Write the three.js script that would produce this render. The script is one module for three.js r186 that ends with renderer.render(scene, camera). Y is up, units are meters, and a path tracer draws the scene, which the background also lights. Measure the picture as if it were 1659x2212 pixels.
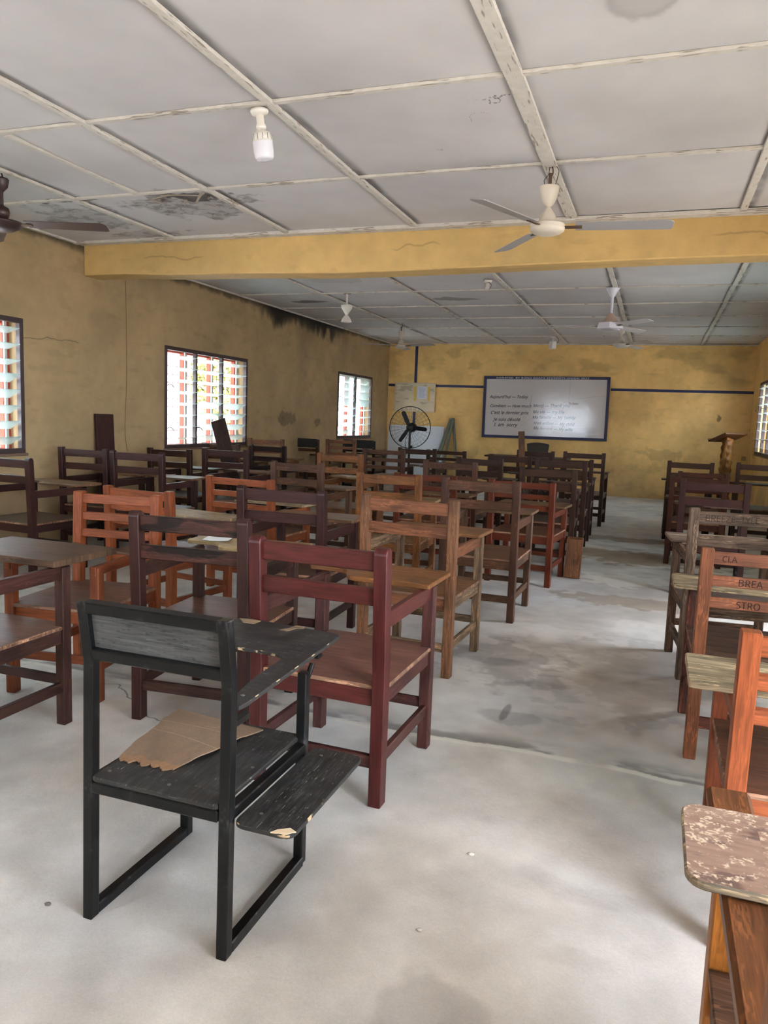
import * as THREE from 'three';
import { ConvexGeometry } from 'three/addons/geometries/ConvexGeometry.js';
import { mergeGeometries } from 'three/addons/utils/BufferGeometryUtils.js';

// ---------------------------------------------------------------- camera, sky, sun, exposure
const scene = new THREE.Scene();
const camera = new THREE.PerspectiveCamera(67.99, 1659 / 2212, 0.05, 200);
camera.position.set(0, 1.35, 0);
camera.rotation.set(-0.12223, 0.33878, 0.03752, 'YXZ');
scene.background = new THREE.Color().setRGB(0.82, 0.91, 1.04);
scene.backgroundIntensity = 8.0;
const sun = new THREE.DirectionalLight(new THREE.Color().setRGB(1, 0.98, 0.95), 14);
sun.position.set(4, 24, 10); sun.target.position.set(-2, 0, -7);
sun.castShadow = true; sun.shadow.mapSize.set(2048, 2048);
Object.assign(sun.shadow.camera, { left: -25, right: 25, top: 25, bottom: -25, near: 1, far: 70 });
scene.add(sun, sun.target);
const renderer = new THREE.WebGLRenderer({ antialias: true });
renderer.toneMapping = THREE.LinearToneMapping;
renderer.toneMappingExposure = 3.75;
renderer.shadowMap.enabled = true;

// ---------------------------------------------------------------- helpers
function rng(seed) { let s = seed >>> 0; return () => { s = (s + 0x6D2B79F5) >>> 0; let t = Math.imul(s ^ (s >>> 15), 1 | s); t = (t + Math.imul(t ^ (t >>> 7), 61 | t)) ^ t; return ((t ^ (t >>> 14)) >>> 0) / 4294967296; }; }
const hash = (x, y, s) => { let h = Math.imul(x, 374761393) ^ Math.imul(y, 668265263) ^ Math.imul(s, 974634577); h = Math.imul(h ^ (h >>> 13), 1274126177); return ((h ^ (h >>> 16)) >>> 0) / 4294967296; };
function vn(x, y, s, px = 0, py = 0) {               // value noise, optional period
  let xi = Math.floor(x), yi = Math.floor(y); let fx = x - xi, fy = y - yi; fx = fx * fx * (3 - 2 * fx); fy = fy * fy * (3 - 2 * fy);
  let x1 = xi + 1, y1 = yi + 1; if (px) { xi = ((xi % px) + px) % px; x1 = ((x1 % px) + px) % px; } if (py) { yi = ((yi % py) + py) % py; y1 = ((y1 % py) + py) % py; }
  const a = hash(xi, yi, s), b = hash(x1, yi, s), c = hash(xi, y1, s), d = hash(x1, y1, s);
  return a + (b - a) * fx + (c - a) * fy + (a - b - c + d) * fx * fy;
}
function fbm(x, y, s, o = 4, px = 0, py = 0) { let v = 0, a = 0.5, t = 0; for (let i = 0; i < o; i++) { v += a * vn(x, y, s + i * 17, px, py); t += a; a *= 0.5; x *= 2; y *= 2; px *= 2; py *= 2; } return v / t; }
const sat = (v) => Math.min(1, Math.max(0, v)), smooth = (a, b, v) => { const t = sat((v - a) / (b - a)); return t * t * (3 - 2 * t); }, lerp = (a, b, t) => a + (b - a) * t;
function tex(w, h, fn, srgb = true) {                // fn(u, v) -> [r, g, b] 0..255, v upward
  const d = new Uint8Array(w * h * 4);
  for (let j = 0; j < h; j++) for (let i = 0; i < w; i++) { const c = fn((i + 0.5) / w, (j + 0.5) / h), k = (j * w + i) * 4; d[k] = Math.max(0, Math.min(255, c[0])); d[k + 1] = Math.max(0, Math.min(255, c[1])); d[k + 2] = Math.max(0, Math.min(255, c[2])); d[k + 3] = 255; }
  const t = new THREE.DataTexture(d, w, h, THREE.RGBAFormat); t.wrapS = t.wrapT = THREE.RepeatWrapping; t.magFilter = THREE.LinearFilter; t.minFilter = THREE.LinearMipmapLinearFilter; t.generateMipmaps = true;
  if (srgb) t.colorSpace = THREE.SRGBColorSpace; t.needsUpdate = true; return t;
}
function rep(t, x, y, ox = 0, oy = 0) { const c = t.clone(); c.repeat.set(x, y); c.offset.set(ox, oy); c.needsUpdate = true; return c; }
const std = (o) => new THREE.MeshStandardMaterial(o), phys = (o) => new THREE.MeshPhysicalMaterial(o);
const col = (r, g, b) => new THREE.Color().setRGB(r / 255, g / 255, b / 255, THREE.SRGBColorSpace);

const names = {};
function numbered(n) { names[n] = (names[n] ?? -1) + 1; return names[n] ? n + '_' + String(names[n]).padStart(3, '0') : n; }
function mesh(name, geo, mat, parent) { const m = new THREE.Mesh(geo, mat); m.name = parent === scene ? numbered(name) : name; m.castShadow = m.receiveShadow = true; parent.add(m); return m; }
function thing(name, label, category, pos = [0, 0, 0], turn = 0, group) { const o = new THREE.Group(); o.name = numbered(name); o.position.set(...pos); o.rotation.y = turn; o.userData = { label, category }; if (group) o.userData.group = group; scene.add(o); return o; }
function structure(name, pos = [0, 0, 0], turn = 0) { const o = new THREE.Group(); o.name = name; o.position.set(...pos); o.rotation.y = turn; o.userData = { kind: 'structure' }; scene.add(o); return o; }
// uv in metres by box projection, grain (u) along the longest axis
let uvShift = 0;
function boxUV(g, longAxis) {
  if (g.index) g = g.toNonIndexed();
  g.computeBoundingBox(); const s = g.boundingBox.getSize(new THREE.Vector3()), sz = [s.x, s.y, s.z];
  const L = longAxis ?? sz.indexOf(Math.max(...sz)); const p = g.attributes.position, uv = new Float32Array(p.count * 2);
  uvShift += 0.371; const sh = uvShift % 7, sv = (uvShift * 1.7) % 5;
  const a = new THREE.Vector3(), b = new THREE.Vector3(), c = new THREE.Vector3(), n = new THREE.Vector3();
  for (let i = 0; i < p.count; i += 3) {
    a.fromBufferAttribute(p, i); b.fromBufferAttribute(p, i + 1); c.fromBufferAttribute(p, i + 2); n.copy(b).sub(a).cross(c.clone().sub(a));
    const w = [Math.abs(n.x), Math.abs(n.y), Math.abs(n.z)], D = w.indexOf(Math.max(...w));
    const U = D === L ? (L + 1) % 3 : L, V = [0, 1, 2].find((k) => k !== D && k !== U);
    [a, b, c].forEach((q, k) => { const e = [q.x, q.y, q.z]; uv[(i + k) * 2] = (D === L ? e[U] * 0.3 : e[U]) + sh; uv[(i + k) * 2 + 1] = e[V] + sv; });
  }
  g.setAttribute('uv', new THREE.BufferAttribute(uv, 2)); return g;
}
const blockCache = new Map();
function block(w, h, d, r = 0.003, longAxis) {       // chamfered box, centred
  const key = [w, h, d, r, longAxis].map((v) => v === undefined ? '' : v.toFixed(4)).join();
  if (blockCache.has(key)) return blockCache.get(key);
  const pts = [], X = w / 2, Y = h / 2, Z = d / 2; r = Math.min(r, X * 0.45, Y * 0.45, Z * 0.45);
  for (const i of [-1, 1]) for (const j of [-1, 1]) for (const k of [-1, 1]) pts.push(new THREE.Vector3(i * (X - r), j * (Y - r), k * Z), new THREE.Vector3(i * (X - r), j * Y, k * (Z - r)), new THREE.Vector3(i * X, j * (Y - r), k * (Z - r)));
  const g = boxUV(new ConvexGeometry(pts), longAxis); blockCache.set(key, g); return g;
}
function put(name, geo, mat, parent, x, y, z, rx = 0, ry = 0, rz = 0) { const m = mesh(name, geo, mat, parent); m.position.set(x, y, z); m.rotation.set(rx, ry, rz); return m; }
function extr(shape, depth, bevel = 0.002, seg = 1, curve = 6) { const g = new THREE.ExtrudeGeometry(shape, { depth: depth - 2 * bevel, bevelEnabled: bevel > 0, bevelThickness: bevel, bevelSize: bevel, bevelOffset: -bevel, bevelSegments: seg, curveSegments: curve }); g.translate(0, 0, bevel); return g; }
function poly(pts) { const s = new THREE.Shape(); pts.forEach(([x, y], i) => i ? s.lineTo(x, y) : s.moveTo(x, y)); s.closePath(); return s; }
function roundedRect(x0, y0, x1, y1, r) { const s = new THREE.Shape(); s.moveTo(x0 + r, y0); s.lineTo(x1 - r, y0); s.quadraticCurveTo(x1, y0, x1, y0 + r); s.lineTo(x1, y1 - r); s.quadraticCurveTo(x1, y1, x1 - r, y1); s.lineTo(x0 + r, y1); s.quadraticCurveTo(x0, y1, x0, y1 - r); s.lineTo(x0, y0 + r); s.quadraticCurveTo(x0, y0, x0 + r, y0); return s; }
const V = (x, y, z) => new THREE.Vector3(x, y, z);
function tube(pts, r, seg = 24, rs = 6) { return new THREE.TubeGeometry(new THREE.CatmullRomCurve3(pts.map((p) => V(...p))), seg, r, rs, false); }
function bar(a, b, r, rs = 8) { const A = V(...a), B = V(...b), d = B.clone().sub(A); const g = new THREE.CylinderGeometry(r, r, d.length(), rs); g.applyQuaternion(new THREE.Quaternion().setFromUnitVectors(V(0, 1, 0), d.clone().normalize())); g.translate(...A.add(B).multiplyScalar(0.5).toArray()); return g; }
function lathe(pts, seg = 28) { return new THREE.LatheGeometry(pts.map(([r, y]) => new THREE.Vector2(r, y)), seg); }

// ---------------------------------------------------------------- textures
// wood: grey-ish multiplier, grain along u; 0.5 m x 0.25 m per tile
function woodTex(seed, wear, contrast, smudge = 0) {
  return tex(512, 512, (u, v) => {
    const warp = fbm(u * 3, v * 6, seed, 3, 3, 6) - 0.5;
    const g1 = fbm(u * 4, v * 48 + warp * 5, seed + 5, 3, 4, 48), g2 = vn(u * 14, v * 150, seed + 9, 14, 150), big = fbm(u * 4, v * 4, seed + 13, 3, 4, 4);
    let t = 0.64 + contrast * ((g1 - 0.5) * 0.7 + (g2 - 0.5) * 0.28 + (big - 0.5) * 0.55);
    if (g2 > 0.86) t -= 0.1 * contrast;
    if (smudge) t *= 1 - smudge * smooth(0.5, 0.66, fbm(u * 3, v * 10 + warp * 2, seed + 61, 4, 3, 10));
    const w = wear * smooth(0.56, 0.72, fbm(u * 5, v * 16, seed + 21, 4, 5, 16)) * smooth(0.35, 0.65, vn(u * 40, v * 110, seed + 25, 40, 110));
    const d = wear * smooth(0.6, 0.75, fbm(u * 4, v * 7, seed + 31, 3, 4, 7)) * 0.25;
    return [(t + w * 0.35 - d * 0.5) * 255, (t + w * 0.34 - d * 0.5) * 255, (t + w * 0.31 - d * 0.5) * 255];
  });
}
const WT = [woodTex(3, 0.18, 0.3), woodTex(40, 0.5, 0.42), woodTex(77, 0.9, 0.6), woodTex(111, 0.4, 0.4, 0.6)].map((t) => rep(t, 2, 4));
const woods = new Map();
function wood(r, g, b, k = 0, rough = 0.5) { const key = [r, g, b, k, rough].join(); if (!woods.has(key)) { const c = col(r, g, b); { const m = (c.r + c.g + c.b) / 3; c.r = Math.max(0, lerp(m, c.r, 1.1)); c.g = Math.max(0, lerp(m, c.g, 1.1)); c.b = Math.max(0, lerp(m, c.b, 1.1)); } c.multiplyScalar(0.46 / 0.37); c.r = Math.min(1, c.r); c.g = Math.min(1, c.g); c.b = Math.min(1, c.b); woods.set(key, phys({ color: c, map: WT[k], roughness: rough, specularIntensity: 0.5, bumpMap: WT[k], bumpScale: 0.0006 })); } return woods.get(key); }
const plain = (r, g, b, rough = 0.6, metal = 0) => std({ color: col(r, g, b), roughness: rough, metalness: metal });

const XL = -5.5, XR = 1.634, ZF = -15.58, ZB = 2.0, HC = 2.95;
// concrete floor: slab nearer than the joint, slab beyond it (stains, wear, patches, plus window light and shade painted in)
function concrete(x, z, fine) {
  const a = fbm(x * 0.9, z * 0.9, 101, 4), b = fbm(x * 2.6 + 7, z * 2.6, 131, 4), c = fbm(x * 9, z * 9, 151, 3), st = fbm(x * 3.2 + 0.6 * a, z * 7, 171, 4);
  let t = 202 + (a - 0.5) * 46 + (b - 0.5) * 48 + (c - 0.5) * 30 + (fine ? (hash(Math.floor(x * 300), Math.floor(z * 300), 9) - 0.5) * 9 : 0);
  t -= 26 * smooth(0.52, 0.8, st) * smooth(0.42, 0.6, a);
  const warm = (fbm(x * 1.7 + 30, z * 1.7, 191, 3) - 0.5) * 26;
  return [t + 2 + warm * 0.4, t - 3, t - 9 - warm * 0.5];
}
const blot = (x, z, cx, cz, rx, rz, s, k = 0.5) => { const dx = (x - cx) / rx, dz = (z - cz) / rz, n = (fbm(x * 9, z * 9, s, 4) - 0.5) * 2.2 * k; return smooth(1, 0.72, Math.sqrt(dx * dx + dz * dz) + n); };
const JZ = -3.03, jz = (x) => JZ + 0.02 * (fbm(x * 4, 1, 201, 4) - 0.5) * 2 + 0.012 * Math.sin(x * 5);
function floorColor(x, z, fine) {
  const c = concrete(x, z, fine);
  const mul = (k) => { c[0] *= k; c[1] *= k; c[2] *= k; };
  mul(z < jz(x) ? 0.965 - 0.06 * smooth(0.35, 0.65, fbm(x * 0.7 + 3, z * 0.7, 207, 3)) : 0.985);
  const dj = z - jz(x); // joint: pale ragged lip with a darker band behind
  const lip = smooth(0.03, 0.012, Math.abs(dj)) * smooth(0.3, 0.5, fbm(x * 7, z * 7, 211, 3)); c[0] = lerp(c[0], 222, lip * 0.65); c[1] = lerp(c[1], 218, lip * 0.65); c[2] = lerp(c[2], 206, lip * 0.65);
  mul(1 - 0.3 * smooth(0.16, 0.02, -dj) * (dj < -0.015 ? 1 : 0) * smooth(0.4, 0.62, fbm(x * 6, z * 14, 221, 4)));
  mul(1 - 0.26 * blot(x, z, -0.57, -3.44, 0.022, 0.12, 231, 0.2));      // the footprint-like mark
  mul(1 - 0.12 * blot(x, z, -0.55, -3.38, 0.2, 0.1, 236));
  mul(1 - 0.11 * blot(x, z, -0.36, -1.5, 0.16, 0.2, 241, 0.35));         // damp patch in the foreground
  mul(1 - 0.13 * blot(x, z, -0.72, -4.2, 0.35, 0.4, 251, 0.9));
  mul(1 - 0.08 * blot(x, z, 0.0, -4.3, 0.7, 0.7, 261, 0.9));  // broad, slightly darker patch across the aisle
  const pale = blot(x, z, -0.2, -7.0, 0.45, 0.3, 271, 0.7) + blot(x, z, 0.12, -5.3, 0.3, 0.25, 281, 0.8) * 0.6; c[0] = lerp(c[0], 222, pale * 0.5); c[1] = lerp(c[1], 218, pale * 0.5); c[2] = lerp(c[2], 206, pale * 0.5);  // pale patches painting in the strip of door light along the aisle
  const dk = sat(blot(x, z, 0.0, -8.3, 1.1, 0.5, 283, 0.6) + blot(x, z, -0.1, -9.6, 0.8, 0.25, 287, 0.6) + blot(x, z, -0.1, -6.1, 0.7, 0.22, 289, 0.7) * 0.7); c[0] *= 1 - 0.2 * dk; c[1] *= 1 - 0.25 * dk; c[2] *= 1 - 0.32 * dk;  // brown bands painting in the shadow stripes across the far aisle
  // cracks
  const ck = (ax, az, bx, bz, s) => { const L = Math.hypot(bx - ax, bz - az), t = ((x - ax) * (bx - ax) + (z - az) * (bz - az)) / L / L; if (t < 0 || t > 1) return; const d = Math.abs(((x - ax) * (bz - az) - (z - az) * (bx - ax)) / L + (fbm(t * L * 7, 3, s, 4) - 0.5) * 0.16); mul(1 - 0.42 * smooth(0.006, 0.001, d)); };
  ck(-2.55, -3.0, -1.7, -2.55, 301); ck(-2.6, -4.2, -1.9, -3.9, 311); 
  return c;
}
const zs1 = -0.9;
const floorNear = tex(2048, 1024, (u, v) => floorColor(XL + u * (XR - XL), JZ + v * (zs1 - JZ), true));
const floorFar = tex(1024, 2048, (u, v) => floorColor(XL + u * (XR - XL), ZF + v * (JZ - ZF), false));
const grit = tex(512, 512, (u, v) => { const t = 128 + (fbm(u * 24, v * 24, 401, 4, 24, 24) - 0.5) * 120 + (hash(Math.floor(u * 512), Math.floor(v * 512), 77) - 0.5) * 40; return [t, t, t]; }, false);

// yellow wall paint, with each wall's own stains
function paint(x, y, s, base) {
  const a = fbm(x * 0.8, y * 0.8, s, 4), b = fbm(x * 3, y * 2.2, s + 11, 4), c = fbm(x * 14, y * 14, s + 23, 3), sc = fbm(x * 5 + b, y * 13, s + 37, 4);
  let k = 1 + (a - 0.5) * 0.16 + (b - 0.5) * 0.13 + (c - 0.5) * 0.07; k -= 0.05 * smooth(0.62, 0.8, sc);
  const dirt = smooth(0.9, 0.1, y) * smooth(0.3, 0.7, b) * 0.25;
  const smudge = smooth(0.55, 0.8, fbm(x * 1.5 + 11, y * 1.8, s + 51, 4)) * 0.07; k -= smudge;
  return [base[0] * k * (1 - dirt * 0.7), base[1] * k * (1 - dirt * 0.75), base[2] * k * (1 - dirt * 0.6) + dirt * 12];
}
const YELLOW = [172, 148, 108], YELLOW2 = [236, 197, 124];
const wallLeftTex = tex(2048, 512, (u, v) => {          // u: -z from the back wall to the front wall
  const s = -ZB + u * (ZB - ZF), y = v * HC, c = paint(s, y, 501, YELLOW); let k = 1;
  // mould below the ceiling
  const top = 2.93 - y, m = smooth(0.26, 0.02, top + (fbm(s * 6, y * 2.5, 521, 4) - 0.5) * 0.4) * smooth(9.6, 10.4, s) * smooth(13.6, 12.0, s); k *= 1 - 0.85 * m;
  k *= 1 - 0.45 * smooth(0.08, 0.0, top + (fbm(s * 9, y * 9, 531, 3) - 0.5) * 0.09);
  // cracks
  const dy = y - (1.97 + 0.03 * (s - 5.5) + 0.05 * (fbm(s * 6, 2, 541, 4) - 0.5)); if (s > 5.5 && s < 6.25) k *= 1 - 0.34 * smooth(0.006, 0.001, Math.abs(dy));
  const br = blot(s, y, 10.8, 1.3, 0.35, 0.12, 551, 0.5) + blot(s, y, 12.0, 1.25, 0.15, 0.08, 561, 0.5); k *= 1 - 0.25 * sat(br);
  return [c[0] * k, c[1] * k, c[2] * k];
});
const wallFarTex = tex(1024, 512, (u, v) => {
  const x = XL + u * (XR - XL), y = v * HC, c = paint(x + 40, y, 601, YELLOW2); let k = 1;
  k *= 1 - 0.35 * blot(x, y, 1.08, 1.58, 0.05, 0.07, 611, 0.8); k *= 1 - 0.1 * blot(x, y, 0.1, 0.85, 0.35, 0.12, 621, 1); k *= 1 - 0.12 * smooth(0.55, 0.75, fbm(x * 2.2, y * 4, 631, 4)) * smooth(2.0, 2.4, y);
  k *= 1 - 0.16 * smooth(0.52, 0.72, fbm(x * 5, y * 5, 641, 4)) * smooth(1.1, 0.5, y) * 0.6;
  return [c[0] * k, c[1] * k, c[2] * k];
});
const wallTile = tex(512, 512, (u, v) => paint(u * 4, v * 2.95, 701, YELLOW2));
const beamTex = tex(1024, 128, (u, v) => { const x = u * 7.2, y = v * 0.35, c = paint(x, y + 1.2, 731, [208, 174, 110]); let k = 1 - 0.13 * smooth(0.012, 0.002, Math.abs(y - 0.2 - 0.1 * (fbm(x * 5, 2, 741, 4) - 0.5))) * smooth(0.55, 0.7, fbm(x * 2, 9, 751, 2)); return [c[0] * k, c[1] * k, c[2] * k]; });
// ceiling boards: water stains, mould round the broken joint, cobwebs
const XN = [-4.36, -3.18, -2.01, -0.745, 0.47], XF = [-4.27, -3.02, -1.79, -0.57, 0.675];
const ceilTex = tex(2048, 2048, (u, v) => {
  const x = XL + u * (XR - XL), z = ZF + v * (ZB - ZF);
  const a = fbm(x * 1.1, z * 1.1, 801, 4), b = fbm(x * 5, z * 5, 811, 3); let k = 0.97 + (a - 0.5) * 0.14 + (b - 0.5) * 0.05, r = 202, g = 198, bl = 196;
  const st = (cx, cz, rx, rz, s, amt, kk = 0.7, ring = 0) => { const d = Math.hypot((x - cx) / rx, (z - cz) / rz) + (fbm(x * 7, z * 7, s, 5) - 0.5) * 2 * kk; const e = smooth(1, 0.8, d), q = ring ? e * (0.45 + 0.55 * smooth(0.6, 0.95, d)) : e; k *= 1 - amt * q; bl *= 1 - amt * q * 0.12; g *= 1 - amt * q * 0.05; };
  const wx = x + 0.12 * (fbm(x * 5, z * 5, 822, 3) - 0.5), wz = z + 0.16 * (fbm(x * 5 + 9, z * 5, 823, 3) - 0.5), rg = Math.abs(fbm(wx * 8, wz * 14, 824, 4) - 0.5), streaky = 0.55 * smooth(0.44, 0.7, fbm(wx * 12, wz * 20, 821, 5)) + 0.75 * smooth(0.022, 0.002, rg);
  for (const xb of z > -6.3 ? XN : XF) { const d = x - xb - 0.018; if (Math.abs(d) < 0.09) k *= 1 - (0.14 + 0.26 * smooth(0.35, 0.7, fbm(x * 9, z * 3, 826, 4))) * smooth(0.075, 0.02, Math.abs(d)); }  // dirt and a painted shadow line along one side of each batten
  st(-3.55, -5.3, 0.55, 0.36, 831, 0.12 + 0.34 * streaky, 0.7); st(-3.42, -5.1, 0.28, 0.12, 836, 0.5, 0.9);
  st(-4.75, -5.45, 0.42, 0.4, 841, 0.08 + 0.25 * streaky, 0.7); st(-4.6, -6.05, 0.5, 0.12, 846, 0.06 + 0.28 * streaky, 0.8); st(-4.4, -4.98, 0.25, 0.05, 849, 0.4, 0.8);
  st(-0.17, -3.1, 0.17, 0.22, 851, 0.17, 0.35, 1); st(-4.75, -9.95, 0.24, 0.14, 861, 0.35, 0.5); st(-2.6, -9.9, 0.3, 0.14, 866, 0.25, 0.6); st(-3.7, -8.4, 0.4, 0.2, 868, 0.08, 0.6);
  const web = Math.abs(fbm(x * 6, z * 6, 871, 4) - 0.5); if (x > -1.35 && x < -0.8 && z < -3.75 && z > -4.75) k *= 1 - 0.55 * smooth(0.008, 0.001, web) * smooth(0.58, 0.68, fbm(x * 3, z * 3, 881, 3));
  return [r * k, g * k, bl * k];
});
const battenTex = tex(512, 128, (u, v) => { const n = fbm(u * 30, v * 8, 901, 4, 30, 8), p = smooth(0.66, 0.78, fbm(u * 10, v * 16, 911, 5, 10, 16)); const k = 1 + (n - 0.5) * 0.1; return [lerp(218 * k, 122, p * 0.6), lerp(213 * k, 110, p * 0.6), lerp(204 * k, 98, p * 0.6)]; });

// ---------------------------------------------------------------- structure: floor, walls, ceiling, roof
const mFloorNear = std({ map: floorNear, roughness: 0.62, bumpMap: rep(grit, 18, 6), bumpScale: 0.002 });
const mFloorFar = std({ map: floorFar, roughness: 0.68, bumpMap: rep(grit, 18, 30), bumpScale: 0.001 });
const floor = structure('floor');
{
  const slab = (z0, z1, mat, zt0, zt1, lip) => { const g = new THREE.BoxGeometry(XR - XL + 0.4, 0.2, z1 - z0); g.translate((XL + XR) / 2, -0.1, (z0 + z1) / 2); const p = g.attributes.position, uv = g.attributes.uv; for (let i = 0; i < p.count; i++) uv.setXY(i, (p.getX(i) - XL) / (XR - XL), (p.getZ(i) - zt0) / (zt1 - zt0)); return mesh('floor_slab', g, mat, floor); };
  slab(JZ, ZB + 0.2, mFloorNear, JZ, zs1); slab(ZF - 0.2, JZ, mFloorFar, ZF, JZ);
}
const T = 0.22;
function wallWithHoles(name, x, holes, mat, z0 = ZF, z1 = ZB) {
  const s = poly([[-z1, 0], [-z0, 0], [-z0, HC + 0.05], [-z1, HC + 0.05]]);
  for (const [a, b, y0, y1] of holes) { const h = new THREE.Path(); h.moveTo(a, y0); h.lineTo(b, y0); h.lineTo(b, y1); h.lineTo(a, y1); h.closePath(); s.holes.push(h); }
  const g = new THREE.ExtrudeGeometry(s, { depth: T, bevelEnabled: false }); const m = mesh(name, g, mat, scene); m.rotation.y = Math.PI / 2; m.position.x = x; m.userData.kind = 'structure'; return m;
}
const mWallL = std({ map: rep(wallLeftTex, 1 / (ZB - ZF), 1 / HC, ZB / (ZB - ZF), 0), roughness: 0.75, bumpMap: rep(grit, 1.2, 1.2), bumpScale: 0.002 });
const mWallR = std({ map: rep(wallTile, 0.25, 1 / HC), roughness: 0.75, bumpMap: rep(grit, 1.2, 1.2), bumpScale: 0.002 });
const LW = [[0.3, 2.3, 0.9, 2.12], [3.6, 5.53, 0.91, 2.13], [7.66, 9.58, 0.9, 2.11], [12.83, 14.58, 0.96, 2.17]];
const RW = [[1.9, 3.7, 0.95, 2.2], [7.4, 9.9, 0.95, 2.2], [12.6, 14.62, 0.98, 2.2]];
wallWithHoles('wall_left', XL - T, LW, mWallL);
wallWithHoles('wall_right', XR, [...RW, [5.0, 5.7, 0.002, 2.1], [-0.5, 1.3, 0.002, 2.35]], mWallR);  // last opening: unseen doorway added to light the near floor
function crossWall(name, z, mat, holes = []) { const s = poly([[XL - T, 0], [XR + T, 0], [XR + T, HC + 0.05], [XL - T, HC + 0.05]]); for (const [a, b, y0, y1] of holes) { const h = new THREE.Path(); h.moveTo(a, y0); h.lineTo(b, y0); h.lineTo(b, y1); h.lineTo(a, y1); h.closePath(); s.holes.push(h); } const m = mesh(name, new THREE.ExtrudeGeometry(s, { depth: T, bevelEnabled: false }), mat, scene); m.position.z = z; m.userData.kind = 'structure'; return m; }
crossWall('wall_far', ZF - T, std({ map: rep(wallFarTex, 1 / (XR - XL), 1 / HC, -XL / (XR - XL), 0), roughness: 0.75, bumpMap: rep(grit, 1.2, 1.2), bumpScale: 0.002 }));
crossWall('wall_back', ZB, mWallR, [[-4.7, -2.7, 0.85, 2.25]]);  // unseen opening, sized for its light and the whiteboard glare
{ // unseen roof over everything, eaves added to block sky and direct sun
  const g = new THREE.BoxGeometry(XR - XL + 2.6, 0.12, ZB - ZF + 2.4); const m = mesh('roof', g, plain(150, 140, 130, 0.9), scene); m.position.set((XL + XR) / 2, HC + 0.22, (ZB + ZF) / 2); m.userData.kind = 'structure';
}
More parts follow.
